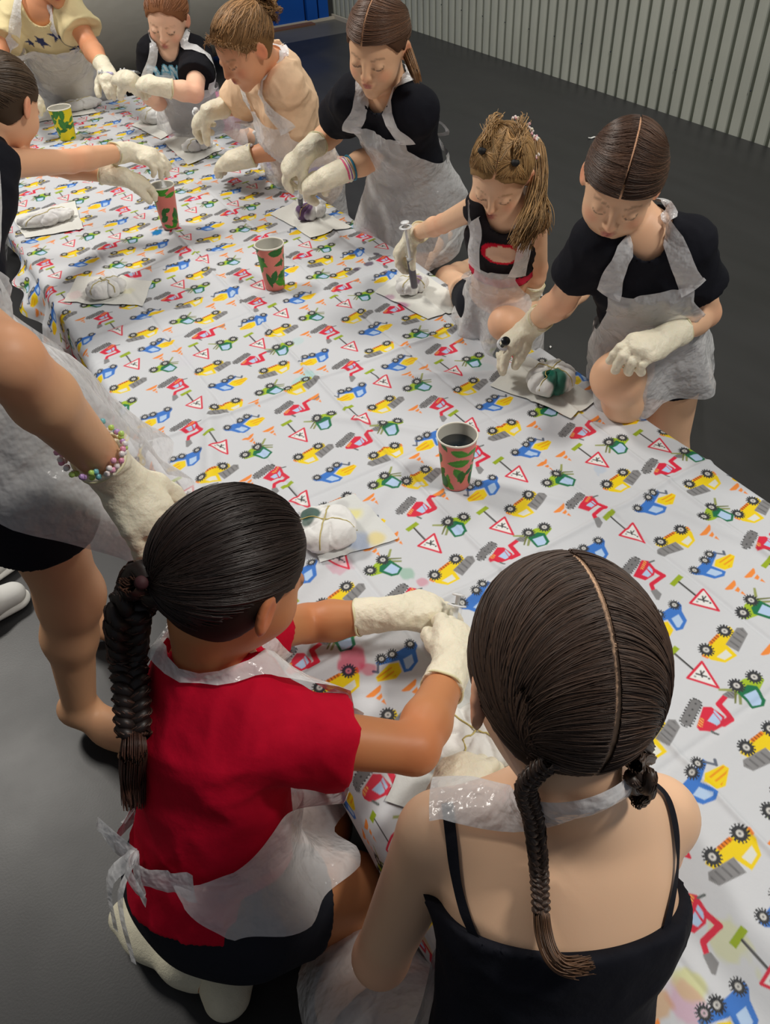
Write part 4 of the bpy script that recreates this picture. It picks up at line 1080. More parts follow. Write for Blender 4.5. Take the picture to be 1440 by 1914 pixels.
apron(p, top=.225, hem=-.06, bib=38, waist=104, skirt=80, flare=.35, seed=3, off=.010, side=.06, cover=Union(cv, p.TF), maxr=.30, wr=1.3)
hair_cap(p, .060, part=lambda q: .004*np.sin(q[:, 2]*40), partlen=(-.1, 1.3), under=.7)
h = Hair(p)
tieL = [(-.50, .42, .78), (.52, .30, .80), (-.45, -.25, .95), (.5, -.3, .9)]
for i, t in enumerate(tieL):
    sg = np.sign(t[0]); n_ = 330
    a0, a1 = ((.0, 1.2) if sg > 0 else (-1.2, 0)) if i < 2 else ((1.0, 2.2) if sg > 0 else (-2.2, -1.0))
    A = ringdirs(n_, a0, a1, HL_A, HL_Z); h.comb(n_, A, A+np.tile(V(*t), (n_, 1))*1.1, np.tile(V(*t), (n_, 1))+.05*rng.normal(size=(n_, 3)), .03, .05, .0011, 14, start=(0, .4))
    h.comb(120, np.tile(V(.02*sg, .6, .8), (120, 1))+V(0, 0, .0)+np.stack([0*np.zeros(120), rng.uniform(-.9, .3, 120), np.zeros(120)], 1), np.tile(V(*t)*.5+V(0, .3, .5), (120, 1)), np.tile(V(*t), (120, 1)), .035, .03, .0011)
    c = p.W(EC+V(*unit(t))*ER*1.08); h.tail([c, p.W(EC+V(*unit(V(*t)+V(.05*sg, -.25, .25)))*ER*1.17), p.W(EC+V(*unit(V(*t)+V(0, -.8, .1)))*ER*1.16)], .006, .008, 60, .0010, wave=.005, wf=8, splay=.006)
gather(h, 500, (.62, -.70, .0), start=(0, .6), amin=.9, amax=3.1); gather(h, 400, (.62, -.70, .0), start=(0, .6), amin=-3.1, amax=-.9)
gather(h, 300, (.5, -.6, .7), start=(.1, .7), amax=2.6)
# long ponytail falling over her left shoulder
g0 = [dp(1002, 262, 1.86), dp(1008, 330, 1.82), dp(1000, 385, 1.76), dp(988, 425, 1.73), dp(968, 468, 1.72)]
h.tail(g0, .018, .014, 320, .0011, wave=.006, wf=7, splay=.008)
h.tail([dp(1000, 300, 1.86), dp(1012, 370, 1.82), dp(1018, 400, 1.80), dp(1016, 440, 1.80)], .010, .006, 100, .0010, wave=.006, wf=6, splay=.008)
hb = h.build()
m_ = mat('black_elastic', (12, 12, 14), .7); mbd = mat('beads', rough=.25, attr=True)
for i in (0, 1): mb = MB(); mb.ball(p.W(EC+V(*unit(tieL[i]))*ER*1.10), (.010, .010, .008), seg=10); mb.build('hair_tie', m_, p.root)
for (x, y) in [(922, 236), (957, 235), (963, 238), (982, 262), (985, 252), (984, 270), (985, 272), (1012, 289), (979, 243), (1005, 250), (995, 233)]:
    c = dp(x, y, 1.77)
    d_ = p.loc(c[None])[0]; u_ = unit((d_-EC)/ER); c = p.W(EC+u_*ER*1.14)
    mb = MB()
    for k in range(4): mb.ball(c+rng.normal(size=3)*.003, .0034, c=L3([(250, 240, 236), (246, 190, 196), (244, 236, 210)][k % 3]), seg=6)
    mb.build('hair_bead', mbd, p.root, col=True)
P5 = p
# ---- girl in the red tee, seen from behind
p = Person('P1', 'girl in red tee with a long dark plait, seen from behind at the near left', 1.0, (196, 132, 88), (46, 34, 30))
J = p.J
J['pe'] = at(398, 1662, .21); J['nb'] = dp(398, 1235, 1.06)
J['sL'] = dp(400, 1190, 1.20); J['sR'] = dp(492, 1368, 1.03)
J['wR'] = at(848, 1240, .36); J['eR'] = elbow(J['sR'], J['wR'], 775, 1400)
J['wL'] = at(735, 1147, .32); J['eL'] = elbow(J['sL'], J['wL'], 575, 1165)
J['kR'] = V(.170, .49, .11); J['kL'] = V(.172, .62, .10)
J['hR'] = J['pe']+V(.045, -.055, -.01); J['hL'] = J['pe']+V(-.02, .06, -.01)
J['aR'] = at(420, 1800, .05); J['tR'] = at(425, 1868, .045); J['aL'] = at(345, 1790, .06); J['tL'] = at(238, 1712, .045)
p.hand = {'R': (at(862, 1140, .34)-J['wR'], V(-.1, -.5, .8)), 'L': (at(835, 1118, .30)-J['wL'], V(-.1, .1, .9))}
p.sole = {'R': V(0, 0, 1), 'L': V(0, 0, 1)}; p.bx = unit(J['hR']-J['hL']); p.arm = 1.02; p.leg = 1.08
setup(p, dp(438, 1070, .965), (.84, .22, -.48), 1.04, crown=(.3, .1, .9), front=(.9, .2, 0))
finish_body(p)
make_glove(p, 'R', 'drop', .95, res=.0024); make_glove(p, 'L', 'drop', .95, res=.0024)
tee(p, M_red, .46, .012, hem=-.005, flare=.008, scoop=1.0)
shorts(p, M_char, .40, inflate=.014)
for q in 'RL':
    F = Field(); a, t = J['a'+q], J['t'+q]; F.cone(a, a+(t-a)*.62, .034, .033, .02, p.sole[q], .85); F.cone(a+(t-a)*.55, t, .037, .028, .02, p.sole[q], .62)
    fd = unit(t-a); F.ball(a-fd*.024-V(0, 0, .014), .031, .02); F.cone(a, a+unit(J['k'+q]-a)*.06, .034, .033, .015, flat=True)
    F.post = [lambda P, d: np.maximum(d-.002-.0015*snoise(P, 90, 3), .003-P[:, 2])]
    v, f = F.mesh(.004); mesh_obj('sock', v, f, M_sock, p.root)
apron(p, top=.27, hem=.035, bib=40, waist=142, skirt=104, flare=.25, seed=5, off=.010, side=.0, fwd=(.9, .15, 0), maxr=.5)
hair_cap(p, .060, under=.7)
h = Hair(p)
tgt = (-.12, -.93, -.20)
gather(h, 2600, tgt, start=(0, .55), jit=.03, rad=.00085, lift=.02, M=18, var=.16)
gather(h, 900, tgt, start=(.3, .9), jit=.06, rad=.0009, lift=.028, M=14, var=.3, amax=2.0, zoff=.12)
t0 = p.W(EC+V(*unit(tgt))*ER*1.05)
def onr(x, y, o):
    for k in range(12):
        q = surf(p.TF, x+6*k, y, off=o)
        if q is not None: return q+(dp(x, y, 1.1)-dp(x+6*k, y, 1.1))
    return dp(x, y, 1.1)
h.braid([t0, dp(264, 1108, .98), dp(240, 1148, .96), onr(240, 1225, .030), onr(246, 1300, .024), onr(250, 1375, .020)], .021, .0145, 6.5, nf=46, rad=.0011, M=110, nrm=(-.3, -1, .6), tint=(78, 54, 44))
h.tail([onr(250, 1368, .019), onr(250, 1410, .018), onr(248, 1455, .016), onr(251, 1515, .014)], .013, .012, 300, .0010, tint=(82, 52, 40), splay=.002)
h.build()
mb = MB(); e = t0+unit(t0-p.hc)*.008; ax_ = unit(dp(262, 1105, 1.02)-t0)
mb.rings([e-ax_*.008, e-ax_*.003, e+ax_*.003, e+ax_*.008], [.006, .008, .008, .006], 16); mb.build('hair_tie', mat('maroon_elastic', (58, 18, 24), .7), p.root)
mb = MB(); c = onr(250, 1374, .019); mb.rings([c+V(0, 0, .006), c, c-V(0, 0, .006)], [.013, .0145, .013], 12); mb.build('hair_tie', mat('clear_elastic', (120, 90, 84), .4), p.root)
P1 = p
# ---- girl in black camisole with two plaits, seen from behind
p = Person('P2', 'girl in black strappy top with two thin plaits, seen from behind at the bottom', 1.0, (244, 200, 164), (78, 60, 50))
J = p.J
J['pe'] = V(.165, .09, .22); J['nb'] = dp(1082, 1475, .80)
J['sL'] = dp(812, 1560, .84); J['sR'] = dp(1236, 1525, .87)
J['wL'] = at(832, 1500, .34); J['eL'] = elbow(J['sL'], J['wL'], 712, 1790, 1.02)
J['wR'] = at(1165, 1445, .32); J['eR'] = elbow(J['sR'], J['wR'], 1225, 1590)
J['hL'] = J['pe']+V(-.06, .03, 0); J['hR'] = J['pe']+V(.03, -.05, 0)
J['kL'] = J['pe']+V(-.06, .28, -.15); J['kR'] = J['pe']+V(-.01, .30, -.15); J['aL'] = J['kL']+V(-.05, -.33, -.02); J['aR'] = J['kR']+V(-.04, -.34, -.02)
for k in ('kL', 'kR', 'aL', 'aR'): J[k][2] = max(J[k][2], .05)
p.hand = {'L': (at(885, 1405, .31)-J['wL'], V(-.2, .2, .9)), 'R': (at(1120, 1400, .30)-J['wR'], V(.1, .2, .9))}
p.wide = 1.06
setup(p, dp(1048, 1262, .70), (.34, .84, -.52), 1.03, crown=(.10, .1, 1.), front=(.5, .85, 0), roll=-.05)
finish_body(p)
make_glove(p, 'L', 'relax'); make_glove(p, 'R', 'relax')
def hit(F, x, y, off=0.):
    for k in range(40):
        q = surf(F, x, y, off=off)
        if q is not None: return q
        x += 8 if x < 1010 else -8
A_, B_, C_ = hit(p.F, 840, 1752), hit(p.F, 1010, 1778), hit(p.F, 1215, 1752); cn = unit(np.cross(B_-A_, C_-A_)); upv = unit(J['nb']-J['pe']); bkd = unit(CAM-B_)
cn = unit(cn if cn@upv > 0 else -cn); cn = unit(cn-(cn@unit(np.cross(upv, p.ax)))*unit(np.cross(upv, p.ax))*.8)
T_ = tee(p, M_black, 0, .006, hem=.05, name='camisole', cut=lambda P: (P-B_)@cn)
mb = MB()
def onskin(pts, F=None, off=.003, n=30):
    P_ = smooth_path([V(a[0], a[1], 0) for a in pts], n); out = [surf(F or p.F, q[0], q[1], off=off) for q in P_]; return relax(np.array([o for o in out if o is not None]), 3)
for c in (((836, 1500), (843, 1560), (852, 1640), (870, 1710), (898, 1778)), ((1222, 1462), (1250, 1492), (1266, 1560), (1266, 1640), (1243, 1752))):
    P_ = onskin(c); mb = MB()
    g, q = ribbon(P_, .012, f=p.F, nw=3, off=.0025); mb.add(g, q)
    mb.build('shoulder_strap', M_black, p.root)
shorts(p, M_char, .75)
apron(p, top=.36, hem=-.05, bib=46, waist=120, skirt=90, flare=.2, seed=6, off=.010, straps=False)
# apron neck band lying across the back of the neck
mb = MB(); P_ = onskin(((806, 1492), (850, 1490), (930, 1508), (1020, 1516), (1100, 1508), (1160, 1478), (1185, 1450)), off=.006, n=40); g, q = ribbon(P_, np.interp(np.linspace(0, 1, len(P_)), [0, .2, .5, .8, 1], [.058, .052, .036, .030, .025]), f=p.F, nw=6, off=.005, curl=.006); mb.add(g, q)
mb.build('neck_strap', M_strap, p.root)
part = lambda q: .004+.004*np.sin(q[:, 2]*25)
hair_cap(p, .060, part=part, partlen=(-3.3, 1.5), under=.6, partw=.0021, nape=-.052, partcol=p.skin*.8)
h = Hair(p)
for sx in (-1, 1):
    tg = V(sx*.55, -.62, -.72); N = 2100
    a = rng.uniform(-2.6, 1.3, N); A = np.stack([sx*.030+.055+0*a, np.sin(a), np.cos(a)], 1)
    Bd = np.stack([sx*(.85+.2*np.cos(a)), .75*np.sin(a)*.6-.15, .40*np.cos(a)-.05], 1)+.05*rng.normal(size=(N, 3))
    h.comb(N, A, Bd, np.tile(tg, (N, 1))+.06*rng.normal(size=(N, 3)), .022, .02, .00075, 20, var=.20)
    am = (.8, 3.0) if sx > 0 else (-3.0, -.8)
    gather(h, 500, tg, amin=am[0], amax=am[1], start=(0, .4), rad=.0008)
tl = p.W(EC+V(*unit(V(-.55, -.62, -.72)))*ER*1.02); tr = p.W(EC+V(*unit(V(.55, -.62, -.72)))*ER*1.02)
onb = lambda x, y, o=.016: hit(Union(p.F, p.TF), x, y, o)
tl = p.W(EC+V(*unit(V(-.42, -.70, -.60)))*ER*1.02)
h.braid([tl, onb(985, 1470), onb(998, 1530), onb(1008, 1620), onb(1012, 1705)], .0068, .0055, 9, nf=30, rad=.0008, M=100, nrm=(0, -1, .5))
h.tail([onb(1012, 1700), onb(1016, 1740), onb(1030, 1785), onb(1058, 1806), onb(1112, 1800)], .0072, .002, 200, .0008, tint=(104, 76, 56), splay=.003)
h.braid([tr, dp(1198, 1405, .78), onb(1196, 1450), onb(1202, 1480)], .011, .008, 2, nf=30, rad=.0008, M=50, nrm=(0, -1, .5))
h.tail([onb(1202, 1476), onb(1192, 1500)], .009, .006, 80, .0008)
h.build()
P2 = p
# ---- tall girl standing at the left
p = Person('P3', 'girl standing at the left edge in black shorts, beaded bracelets and one bare foot forward', 1.04, (222, 170, 130), (70, 50, 40))
J = p.J
J['aR'] = at(150, 1325, .075); J['tR'] = at(255, 1392, .028); J['kR'] = at(132, 1112, .38)
J['aL'] = at(168, 1150, .075); J['tL'] = at(232, 1180, .028); J['kL'] = J['kR']+V(-.01, .13, .02)
J['hR'] = at(42, 900, .66); J['hL'] = J['hR']+V(.03, .15, 0); J['pe'] = (J['hR']+J['hL'])/2+V(0, 0, .03)
J['nb'] = J['pe']+V(-.16, -.02, .40); J['sR'] = J['nb']+V(.02, -.14, -.03); J['sL'] = J['nb']+V(-.02, .14, -.03)
J['wR'] = dp(216, 886, 1.04); J['sR'] = dp(-170, 520, .92); J['eR'] = elbow(J['sR'], J['wR'], 12, 672, 1.1)
J['wL'] = J['nb']+V(.1, .35, -.25); J['eL'] = J['nb']+V(.0, .30, -.20)
p.hand = {'R': (dp(268, 960, 1.06)-J['wR'], V(.25, -.75, .6)), 'L': (V(0, .2, -1), V(0, 1, 0))}
p.bx = unit(J['hR']-J['hL']); p.leg = .96; p.calf = {'R': V(-.5, .1, .2), 'L': V(-.5, .1, .2)}
setup(p, J['nb']+V(.08, .03, .17), (.7, .2, -.6), 1.0, front=(1, .1, 0))
# toes
for q in 'R':
    a, t = J['a'+q], J['t'+q]; fd = unit((t-a)*V(1, 1, 0)); sd = V(fd[1], -fd[0], 0)
    for i, (o_, l) in enumerate([(.022, .030), (.009, .028), (-.003, .024), (-.014, .018), (-.023, .012)]):
        c = t*V(1, 1, 0)+sd*o_*-1+fd*(l-.014)+V(0, 0, .011); p.F.cone(c-fd*.02, c, .0095, .0105 if i == 0 else .008, .005)
p.F.post.append(lambda P, d: np.maximum(d, .0015-P[:, 2]))
finish_body(p)
make_glove(p, 'R', 'flat', .96, cuff=.05, res=.0026)
shorts(p, M_black, .30, inflate=.014, flare=.012)
tee(p, M_black, .4, .010, hem=.02)
apron(p, top=.32, hem=-.24, bib=46, waist=110, skirt=62, flare=.02, seed=7, off=.012, fwd=(.95, -.25, 0), wr=1.3, maxr=.22)
mb = MB()
cols = [(250, 240, 240), (196, 230, 120), (240, 170, 200), (200, 160, 220), (250, 240, 240), (190, 226, 110), (240, 160, 190), (120, 190, 200), (240, 236, 236)]
fa = unit(J['eR']-J['wR']); e1 = unit(np.cross(fa, V(0, 0, 1))); e2 = np.cross(fa, e1)
for (off_, r, nb_, jt) in ((.068, .036, 26, .002), (.082, .037, 24, .004)):
    for i in range(nb_):
        t = 2*PI*i/nb_; c = J['wR']+fa*(off_+.006*math.sin(t+1))+r*(math.cos(t)*e1+math.sin(t)*e2)+rng.normal(size=3)*jt*.5
        mb.ball(c, .0042, c=L3(cols[(i*2) % 9]), seg=6)
mb.build('bead_bracelet', mat('bracelet_beads', rough=.25, attr=True), p.root, col=True)
h = Hair(p); hair_cap(p, .06); gather(h, 400, (0, -.95, -.2), start=(0, .6), rad=.0014); h.build()
P3 = p
# ---- girl in black tee leaning in, upper middle
p = Person('P6', 'girl in black tee kneeling upright with sleek side-parted brown hair and coloured wrist loops', 1.10, (238, 190, 152), (104, 74, 56))
J = p.J
J['pe'] = dp(772, 345, 2.66); J['nb'] = dp(728, 172, 2.32)
J['sR'] = dp(658, 182, 2.36); J['sL'] = dp(780, 208, 2.28)
J['wR'] = at(573, 283, .53); J['eR'] = elbow(J['sR'], J['wR'], 622, 248, 1.14)
J['wL'] = at(612, 333, .47); J['eL'] = elbow(J['sL'], J['wL'], 700, 294, 1.14)
J['hR'] = dp(745, 350, 2.70); J['hL'] = dp(795, 362, 2.64)
J['kR'] = at(705, 520, .05); J['kL'] = at(752, 535, .05); J['aR'] = J['kR']+V(.30, .12, -.0); J['aL'] = at(815, 448, .05); J['tL'] = at(836, 432, .04); J['tR'] = J['aR']+V(.1, .1, -.01)
p.hand = {'R': (at(545, 306, .49)-J['wR'], V(-.2, -.3, .9)), 'L': (at(568, 347, .43)-J['wL'], V(-.2, -.3, .9))}
p.bx = unit(J['hR']-J['hL']); p.wide = .92
setup(p, dp(706, 82, 2.18), (-.70, -.50, -.38), 1.08, crown=(-.2, -.2, .9), front=(-.8, -.5, 0), roll=.08)
finish_body(p)
make_glove(p, 'R', 'pinch', res=.0034); make_glove(p, 'L', 'pinch', res=.0034)
tee(p, M_black, .50, .010, hem=.06, flare=.010, res=.0055, scoop=.85)
shorts(p, M_char, .50, res=.006)
apron(p, top=.33, hem=-.15, bib=38, waist=112, skirt=88, flare=.5, seed=8, off=.012, side=0., fwd=(-.8, -.5, 0))
hair_cap(p, .062, part=lambda q: .008+0*q[:, 2], partlen=(-.6, 1.4), under=.65, partw=.0018)
h = Hair(p); N = 1000
for sx in (-1, 1):
    a = rng.uniform(-.5, 1.2, N//2); A = np.stack([sx*.03+.09+0*a, np.sin(a), np.cos(a)], 1); Bd = np.stack([sx*.9+0*a, .2+.3*np.sin(a), .2+.35*np.cos(a)], 1)+.04*rng.normal(size=(N//2, 3))
    h.comb(N//2, A, Bd, np.tile(V(sx*.15, -.95, -.25), (N//2, 1)), .022, .02, .0012, 14)
gather(h, 300, (0, -.95, -.25), start=(0, .5), rad=.0012, amin=1.3, amax=3.1); gather(h, 300, (0, -.95, -.25), start=(0, .5), rad=.0012, amin=-3.1, amax=-1.3)
h.tail([p.W((0, -.11, -.005)), p.W((.005, -.135, -.03)), dp(772, 125, 2.16), dp(783, 155, 2.18)], .014, .010, 150, .0012, tint=(140, 104, 70))
h.build()
for k_, (off_, r, c_) in enumerate(((.050, .028, (226, 90, 130)), (.060, .0285, (150, 90, 170)), (.074, .030, (30, 120, 150)))):
    fa = unit(J['eL']-J['wL']); e1 = unit(np.cross(fa, V(0, 0, 1))); e2 = np.cross(fa, e1); mb = MB(); c0 = J['wL']+fa*(off_+.010)
    mb.rings([c0+(r+.007)*(math.cos(t)*e1+math.sin(t)*e2) for t in np.linspace(0, 2*PI, 30)], .0035, 6, cap=False); tag(mb.build('bracelet', mat('bracelet_%d' % k_, c_, .5), p.root), label=['pink loop bracelet', 'purple loop bracelet', 'teal cord bracelet'][k_])
def sneaker(par, a, t, m, soft=1.):
    F = Field(); a = np.asarray(a, float); t = np.asarray(t, float); d = unit((t-a)*V(1, 1, 0)); L = np.linalg.norm((t-a)*V(1, 1, 0)); b = a*V(1, 1, 0)
    F.cone(b+V(0, 0, .045)-d*.01, b+d*L*.6+V(0, 0, .042), .040, .038, .02); F.cone(b+d*L*.5+V(0, 0, .038), b+d*L+V(0, 0, .032), .040, .032, .02, (0, 0, 1), .8); F.cone(b+V(0, 0, .04), b+V(0, 0, .085)-d*.005, .036, .037, .02, flat=True)
    F.post = [lambda P, q: np.maximum(q, .012-P[:, 2])]
    v, f = F.mesh(.004); o = mesh_obj('upper', v, f, m, par)
    G = Field(); G.cone(b-d*.012+V(0, 0, .012), b+d*L+V(0, 0, .012), .040, .036, .01, (0, 0, 1), .42); v, f = G.mesh(.004); mesh_obj('sole', v, f, mat('rubber_sole', (226, 226, 220), .6), par)
    mb = MB(); sd = V(d[1], -d[0], 0)
    for i in range(5):
        u = .30+.09*i; c = b+d*L*u+V(0, 0, .080-.028*(u-.25)); mb.rings([c-sd*.022-V(0, 0, .006), c, c+sd*.022-V(0, 0, .006)], .0026, 6)
    mb.build('laces', mat('lace', (236, 236, 232), .7), par)
e_ = bpy.data.objects.new('sneaker', None); C.objects.link(e_); e_.parent = p.root; e_.matrix_parent_inverse = p.root.matrix_world.inverted()
sneaker(e_, J['aL']*V(1, 1, 0)+V(0, 0, .05), J['tL']*V(1, 1, 0)+V(.08, .06, .04), mat('grey_mesh_shoe', (150, 152, 150), .8))
P6 = p
# ---- girl in peach tee with curly bun
p = Person('P7', 'girl in peach tee with curly hair in a high bun, bending over a white bundle', 1.08, (222, 160, 122), (150, 112, 72))
J = p.J
J['pe'] = dp(568, 300, 3.10); J['nb'] = dp(508, 122, 2.72)
J['sR'] = dp(490, 140, 2.82); J['sL'] = dp(535, 162, 2.68)
J['wR'] = at(392, 208, .50); J['eR'] = elbow(J['sR'], J['wR'], 448, 192, 1.1)
J['wL'] = at(437, 300, .36); J['eL'] = elbow(J['sL'], J['wL'], 532, 274, 1.1)
J['kL'] = at(520, 345, .06); J['kR'] = at(470, 330, .06); J['aL'] = J['kL']+V(.3, .1, -.01); J['aR'] = J['kR']+V(.3, .1, -.01); J['tL'] = J['aL']+V(.1, .05, -.01)
p.hand = {'R': (at(370, 228, .45)-J['wR'], V(-.5, .2, .8)), 'L': (at(392, 310, .28)-J['wL'], V(-.2, -.1, .95))}
p.wide = 1.02; p.bx = unit(V(.1, .9, 0)); p.arm = .95
setup(p, dp(455, 85, 2.56), (-.86, -.12, -.52), 1.08, crown=(-.5, -.1, .8), front=(-.8, -.4, 0))
p.bx = unit(J['sR']-J['sL'])
finish_body(p, .0055)
make_glove(p, 'R', 'pinch', res=.0036); make_glove(p, 'L', 'flat', 1.1, res=.0036)
tee(p, M_peach, .80, .014, hem=.12, flare=.022, res=.0055, fold=3.5)
shorts(p, cloth_mat('tie_dye_leggings', (150, 110, 200)), .8, res=.006)
apron(p, top=.32, hem=-.20, bib=42, waist=110, skirt=80, flare=.3, seed=9, off=.012, fwd=(-.8, -.4, 0))
hair_cap(p, .058, under=.7)
h = Hair(p)
gather(h, 1100, (0, -.80, .35), start=(0, .5), jit=.07, rad=.0012, lift=.045, M=22, var=.35, wave=.035, curlf=22)
bun = p.W((0, -.128, .040))
for i in range(70):
    d = unit(rng.normal(size=3)); a = bun+d*.010; b = bun+d*rng.uniform(.032, .055)-V(0, 0, .02)*rng.uniform(0, 1)
    h.tail([p.W((0, -.095, .04)), a, (a+b)/2+rng.normal(size=3)*.008, b, b+rng.normal(size=3)*.012-V(0, 0, .012)], .003, .004, 10, .0013, wave=.007, wf=16, curl=True, var=.4, tint=[(150, 112, 70), (176, 136, 88), (118, 84, 54)][i % 3])
for i in range(60):
    d = ringdirs(1, -1.5, 1.5, HL_A, HL_Z)[0]; c = p.W(EC+unit(d)*ER*1.03); o_ = p.W(EC+unit(d)*ER*1.16)
    h.tail([c, o_, o_+rng.normal(size=3)*.012-V(0, 0, .012)], .001, .002, 3, .0009, wave=.003, wf=9)
h.build()
fa = unit(J['eL']-J['wL']); e1 = unit(np.cross(fa, V(0, 0, 1))); e2 = np.cross(fa, e1); c0 = J['wL']+fa*.068; mb = MB()
mb.rings([c0+.034*(math.cos(t)*e1+math.sin(t)*e2) for t in np.linspace(0, 2*PI, 30)], .006, 8, cap=False); wt = mb.build('wristwatch', mat('black_strap', (14, 14, 16), .5), p.root)
mb = MB(); c1 = c0+V(0, 0, .037); mb.ball(c1, (.016, .016, .005)); mb.build('dial', mat('watch_dial', (200, 200, 204), .2), wt)
P7 = p
# ---- far girl in lettered black tee
p = Person('P8', 'girl in black tee with pale blue lettering and magenta shorts at the far end', 1.08, (248, 200, 170), (160, 106, 70))
J = p.J
J['pe'] = dp(364, 214, 3.62); J['nb'] = dp(322, 88, 3.30)
J['sR'] = dp(282, 98, 3.32); J['sL'] = dp(370, 100, 3.32)
J['wR'] = at(243, 150, .52); J['eR'] = elbow(J['sR'], J['wR'], 296, 190, 1.12)
J['wL'] = at(286, 160, .53); J['eL'] = elbow(J['sL'], J['wL'], 364, 174, 1.12)
J['hL'] = dp(378, 220, 3.66); J['hR'] = dp(352, 222, 3.72)
J['kL'] = at(408, 268, .10); J['aL'] = at(470, 252, .06); J['tL'] = at(492, 228, .05); J['kR'] = at(392, 268, .16); J['aR'] = J['kR']+V(.2, .25, -.1)
p.hand = {'R': (at(212, 136, .52)-J['wR'], V(-.2, -.3, .9)), 'L': (at(238, 144, .52)-J['wL'], V(-.2, -.3, .9))}
p.bx = unit(J['hR']-J['hL']); p.wide = .95
setup(p, dp(312, 32, 3.22), (-.55, -.70, -.40), 1.08, crown=(-.1, -.2, .9), front=(-.5, -.8, 0), roll=.1)
finish_body(p, .006)
make_glove(p, 'R', 'pinch', res=.0042); make_glove(p, 'L', 'relax', res=.0042)
LET = {'D': [((0, 0), (0, 1)), ((0, 1), (.45, .85)), ((.45, .85), (.6, .5)), ((.6, .5), (.45, .15)), ((.45, .15), (0, 0))], 'A': [((0, 0), (.35, 1)), ((.35, 1), (.7, 0)), ((.15, .4), (.55, .4))], 'N': [((0, 0), (0, 1)), ((0, 1), (.6, 0)), ((.6, 0), (.6, 1))],
       'C': [((.6, .85), (.3, 1)), ((.3, 1), (0, .6)), ((0, .6), (0, .4)), ((0, .4), (.3, 0)), ((.3, 0), (.6, .15))], 'E': [((0, 0), (0, 1)), ((0, 1), (.55, 1)), ((0, .5), (.45, .5)), ((0, 0), (.55, 0))]}
def col8(v):
    up = unit(J['nb']-J['pe']); x = -(v-J['nb'])@p.ax; t = (v-J['nb'])@up; c = np.tile(L3((22, 22, 28)), (len(v), 1)); fr = (v-J['nb'])@p.fw > -.06
    P = np.stack([x/.052+1.75, (t+.070)/.050], 1)
    for i, ch in enumerate('DANCE'[:4]):
        for a, b in LET[ch]:
            d = seg_sd(P, (a[0]+i*.88, a[1]), (b[0]+i*.88, b[1]), .13); c[(d < .07) & fr] = L3((120, 190, 220))
            c[(d < -.02) & fr] = L3((216, 236, 244))
    return c
tee(p, cloth_mat('lettered_tee', attr=True), .60, .012, hem=.05, flare=.012, colfn=col8, res=.0042, scoop=.85)
shorts(p, cloth_mat('magenta_shorts', (226, 60, 150)), .62, res=.006, inflate=.012)
apron(p, top=.30, hem=-.12, bib=44, waist=115, skirt=95, flare=.4, seed=10, off=.012, strapw=.04)
hair_cap(p, .062, under=.7); h = Hair(p)
gather(h, 800, (0, -.95, -.2), start=(0, .55), rad=.0014, lift=.03)
h.tail([p.W((0, -.105, -.02)), p.W((-.03, -.12, -.06)), dp(342, 45, 3.28), dp(345, 55, 3.28)], .014, .010, 90, .0014); h.build()
e_ = bpy.data.objects.new('sneaker', None); C.objects.link(e_); e_.parent = p.root; e_.matrix_parent_inverse = p.root.matrix_world.inverted()
sneaker(e_, J['aL']*V(1, 1, 0), J['tL']*V(1, 1, 0), mat('white_shoe', (206, 206, 204), .7))
P8 = p
# ---- person at the head of the table in star tee
p = Person('P9', 'person in cream tee printed with navy stars at the far end of the table', 1.24, (226, 160, 120), (96, 66, 46))
J = p.J
J['nb'] = dp(76, 8, 3.55); J['pe'] = V(.86, 4.68, .34)
J['sR'] = dp(8, 40, 3.62); J['sL'] = dp(132, 22, 3.58)
J['wL'] = at(196, 128, .50); J['eL'] = elbow(J['sL'], J['wL'], 168, 86, 1.2)
J['wR'] = at(25, 165, .45); J['eR'] = elbow(J['sR'], J['wR'], -5, 110, 1.2)
J['hR'] = J['pe']+V(-.08, 0, -.01); J['hL'] = J['pe']+V(.08, 0, -.01); J['kR'] = J['hR']*V(1, 1, 0)+V(0, .02, .06); J['kL'] = J['hL']*V(1, 1, 0)+V(0, .02, .06)
J['aR'] = J['kR']+V(0, .34, 0); J['aL'] = J['kL']+V(0, .34, 0)
p.hand = {'L': (at(210, 160, .46)-J['wL'], V(-.2, -.5, .7)), 'R': (at(50, 180, .42)-J['wR'], V(0, -.2, .9))}
p.bx = unit(J['hR']-J['hL'])
setup(p, dp(90, -58, 3.42), (-.1, -.85, -.45), 1.15, front=(0, -1, 0))
finish_body(p, .007)
make_glove(p, 'L', 'relax', res=.0045, size=.86, cuff=.045); make_glove(p, 'R', 'relax', res=.006, size=.86)
def star(P, c, r, rot):
    vs = [(c[0]+(r if i % 2 == 0 else r*.42)*math.cos(rot+i*PI/5), c[1]+(r if i % 2 == 0 else r*.42)*math.sin(rot+i*PI/5)) for i in range(10)]; return poly_sd(P, vs)
def col9(v):
    up = unit(J['nb']-J['pe']); x = -(v-J['nb'])@p.ax; t = (v-J['nb'])@up; c = np.tile(L3((232, 216, 168)), (len(v), 1)); fr = (v-J['nb'])@p.fw > -.06
    P = np.stack([x, t], 1)
    for (a, b, r, ro) in [(.035, -.20, .040, .3), (-.045, -.23, .034, .8), (.075, -.30, .036, .1), (.0, -.32, .03, .6), (-.10, -.25, .022, .2), (.085, -.235, .018, .4), (-.05, -.31, .018, .9)]:
        c[(star(P, (a, b+.14), r, ro) < 0) & fr] = L3((58, 66, 104))
    k = (np.abs(snoise(v, 60, 3)) < .07) & fr & (t < -.16) & (t > -.28) & (np.abs(x) < .11); c[k] = c[k]*.45
    return c
tee(p, cloth_mat('star_tee', attr=True), .50, .012, hem=.06, flare=.02, colfn=col9, res=.0055)
shorts(p, M_char, .6, res=.007)
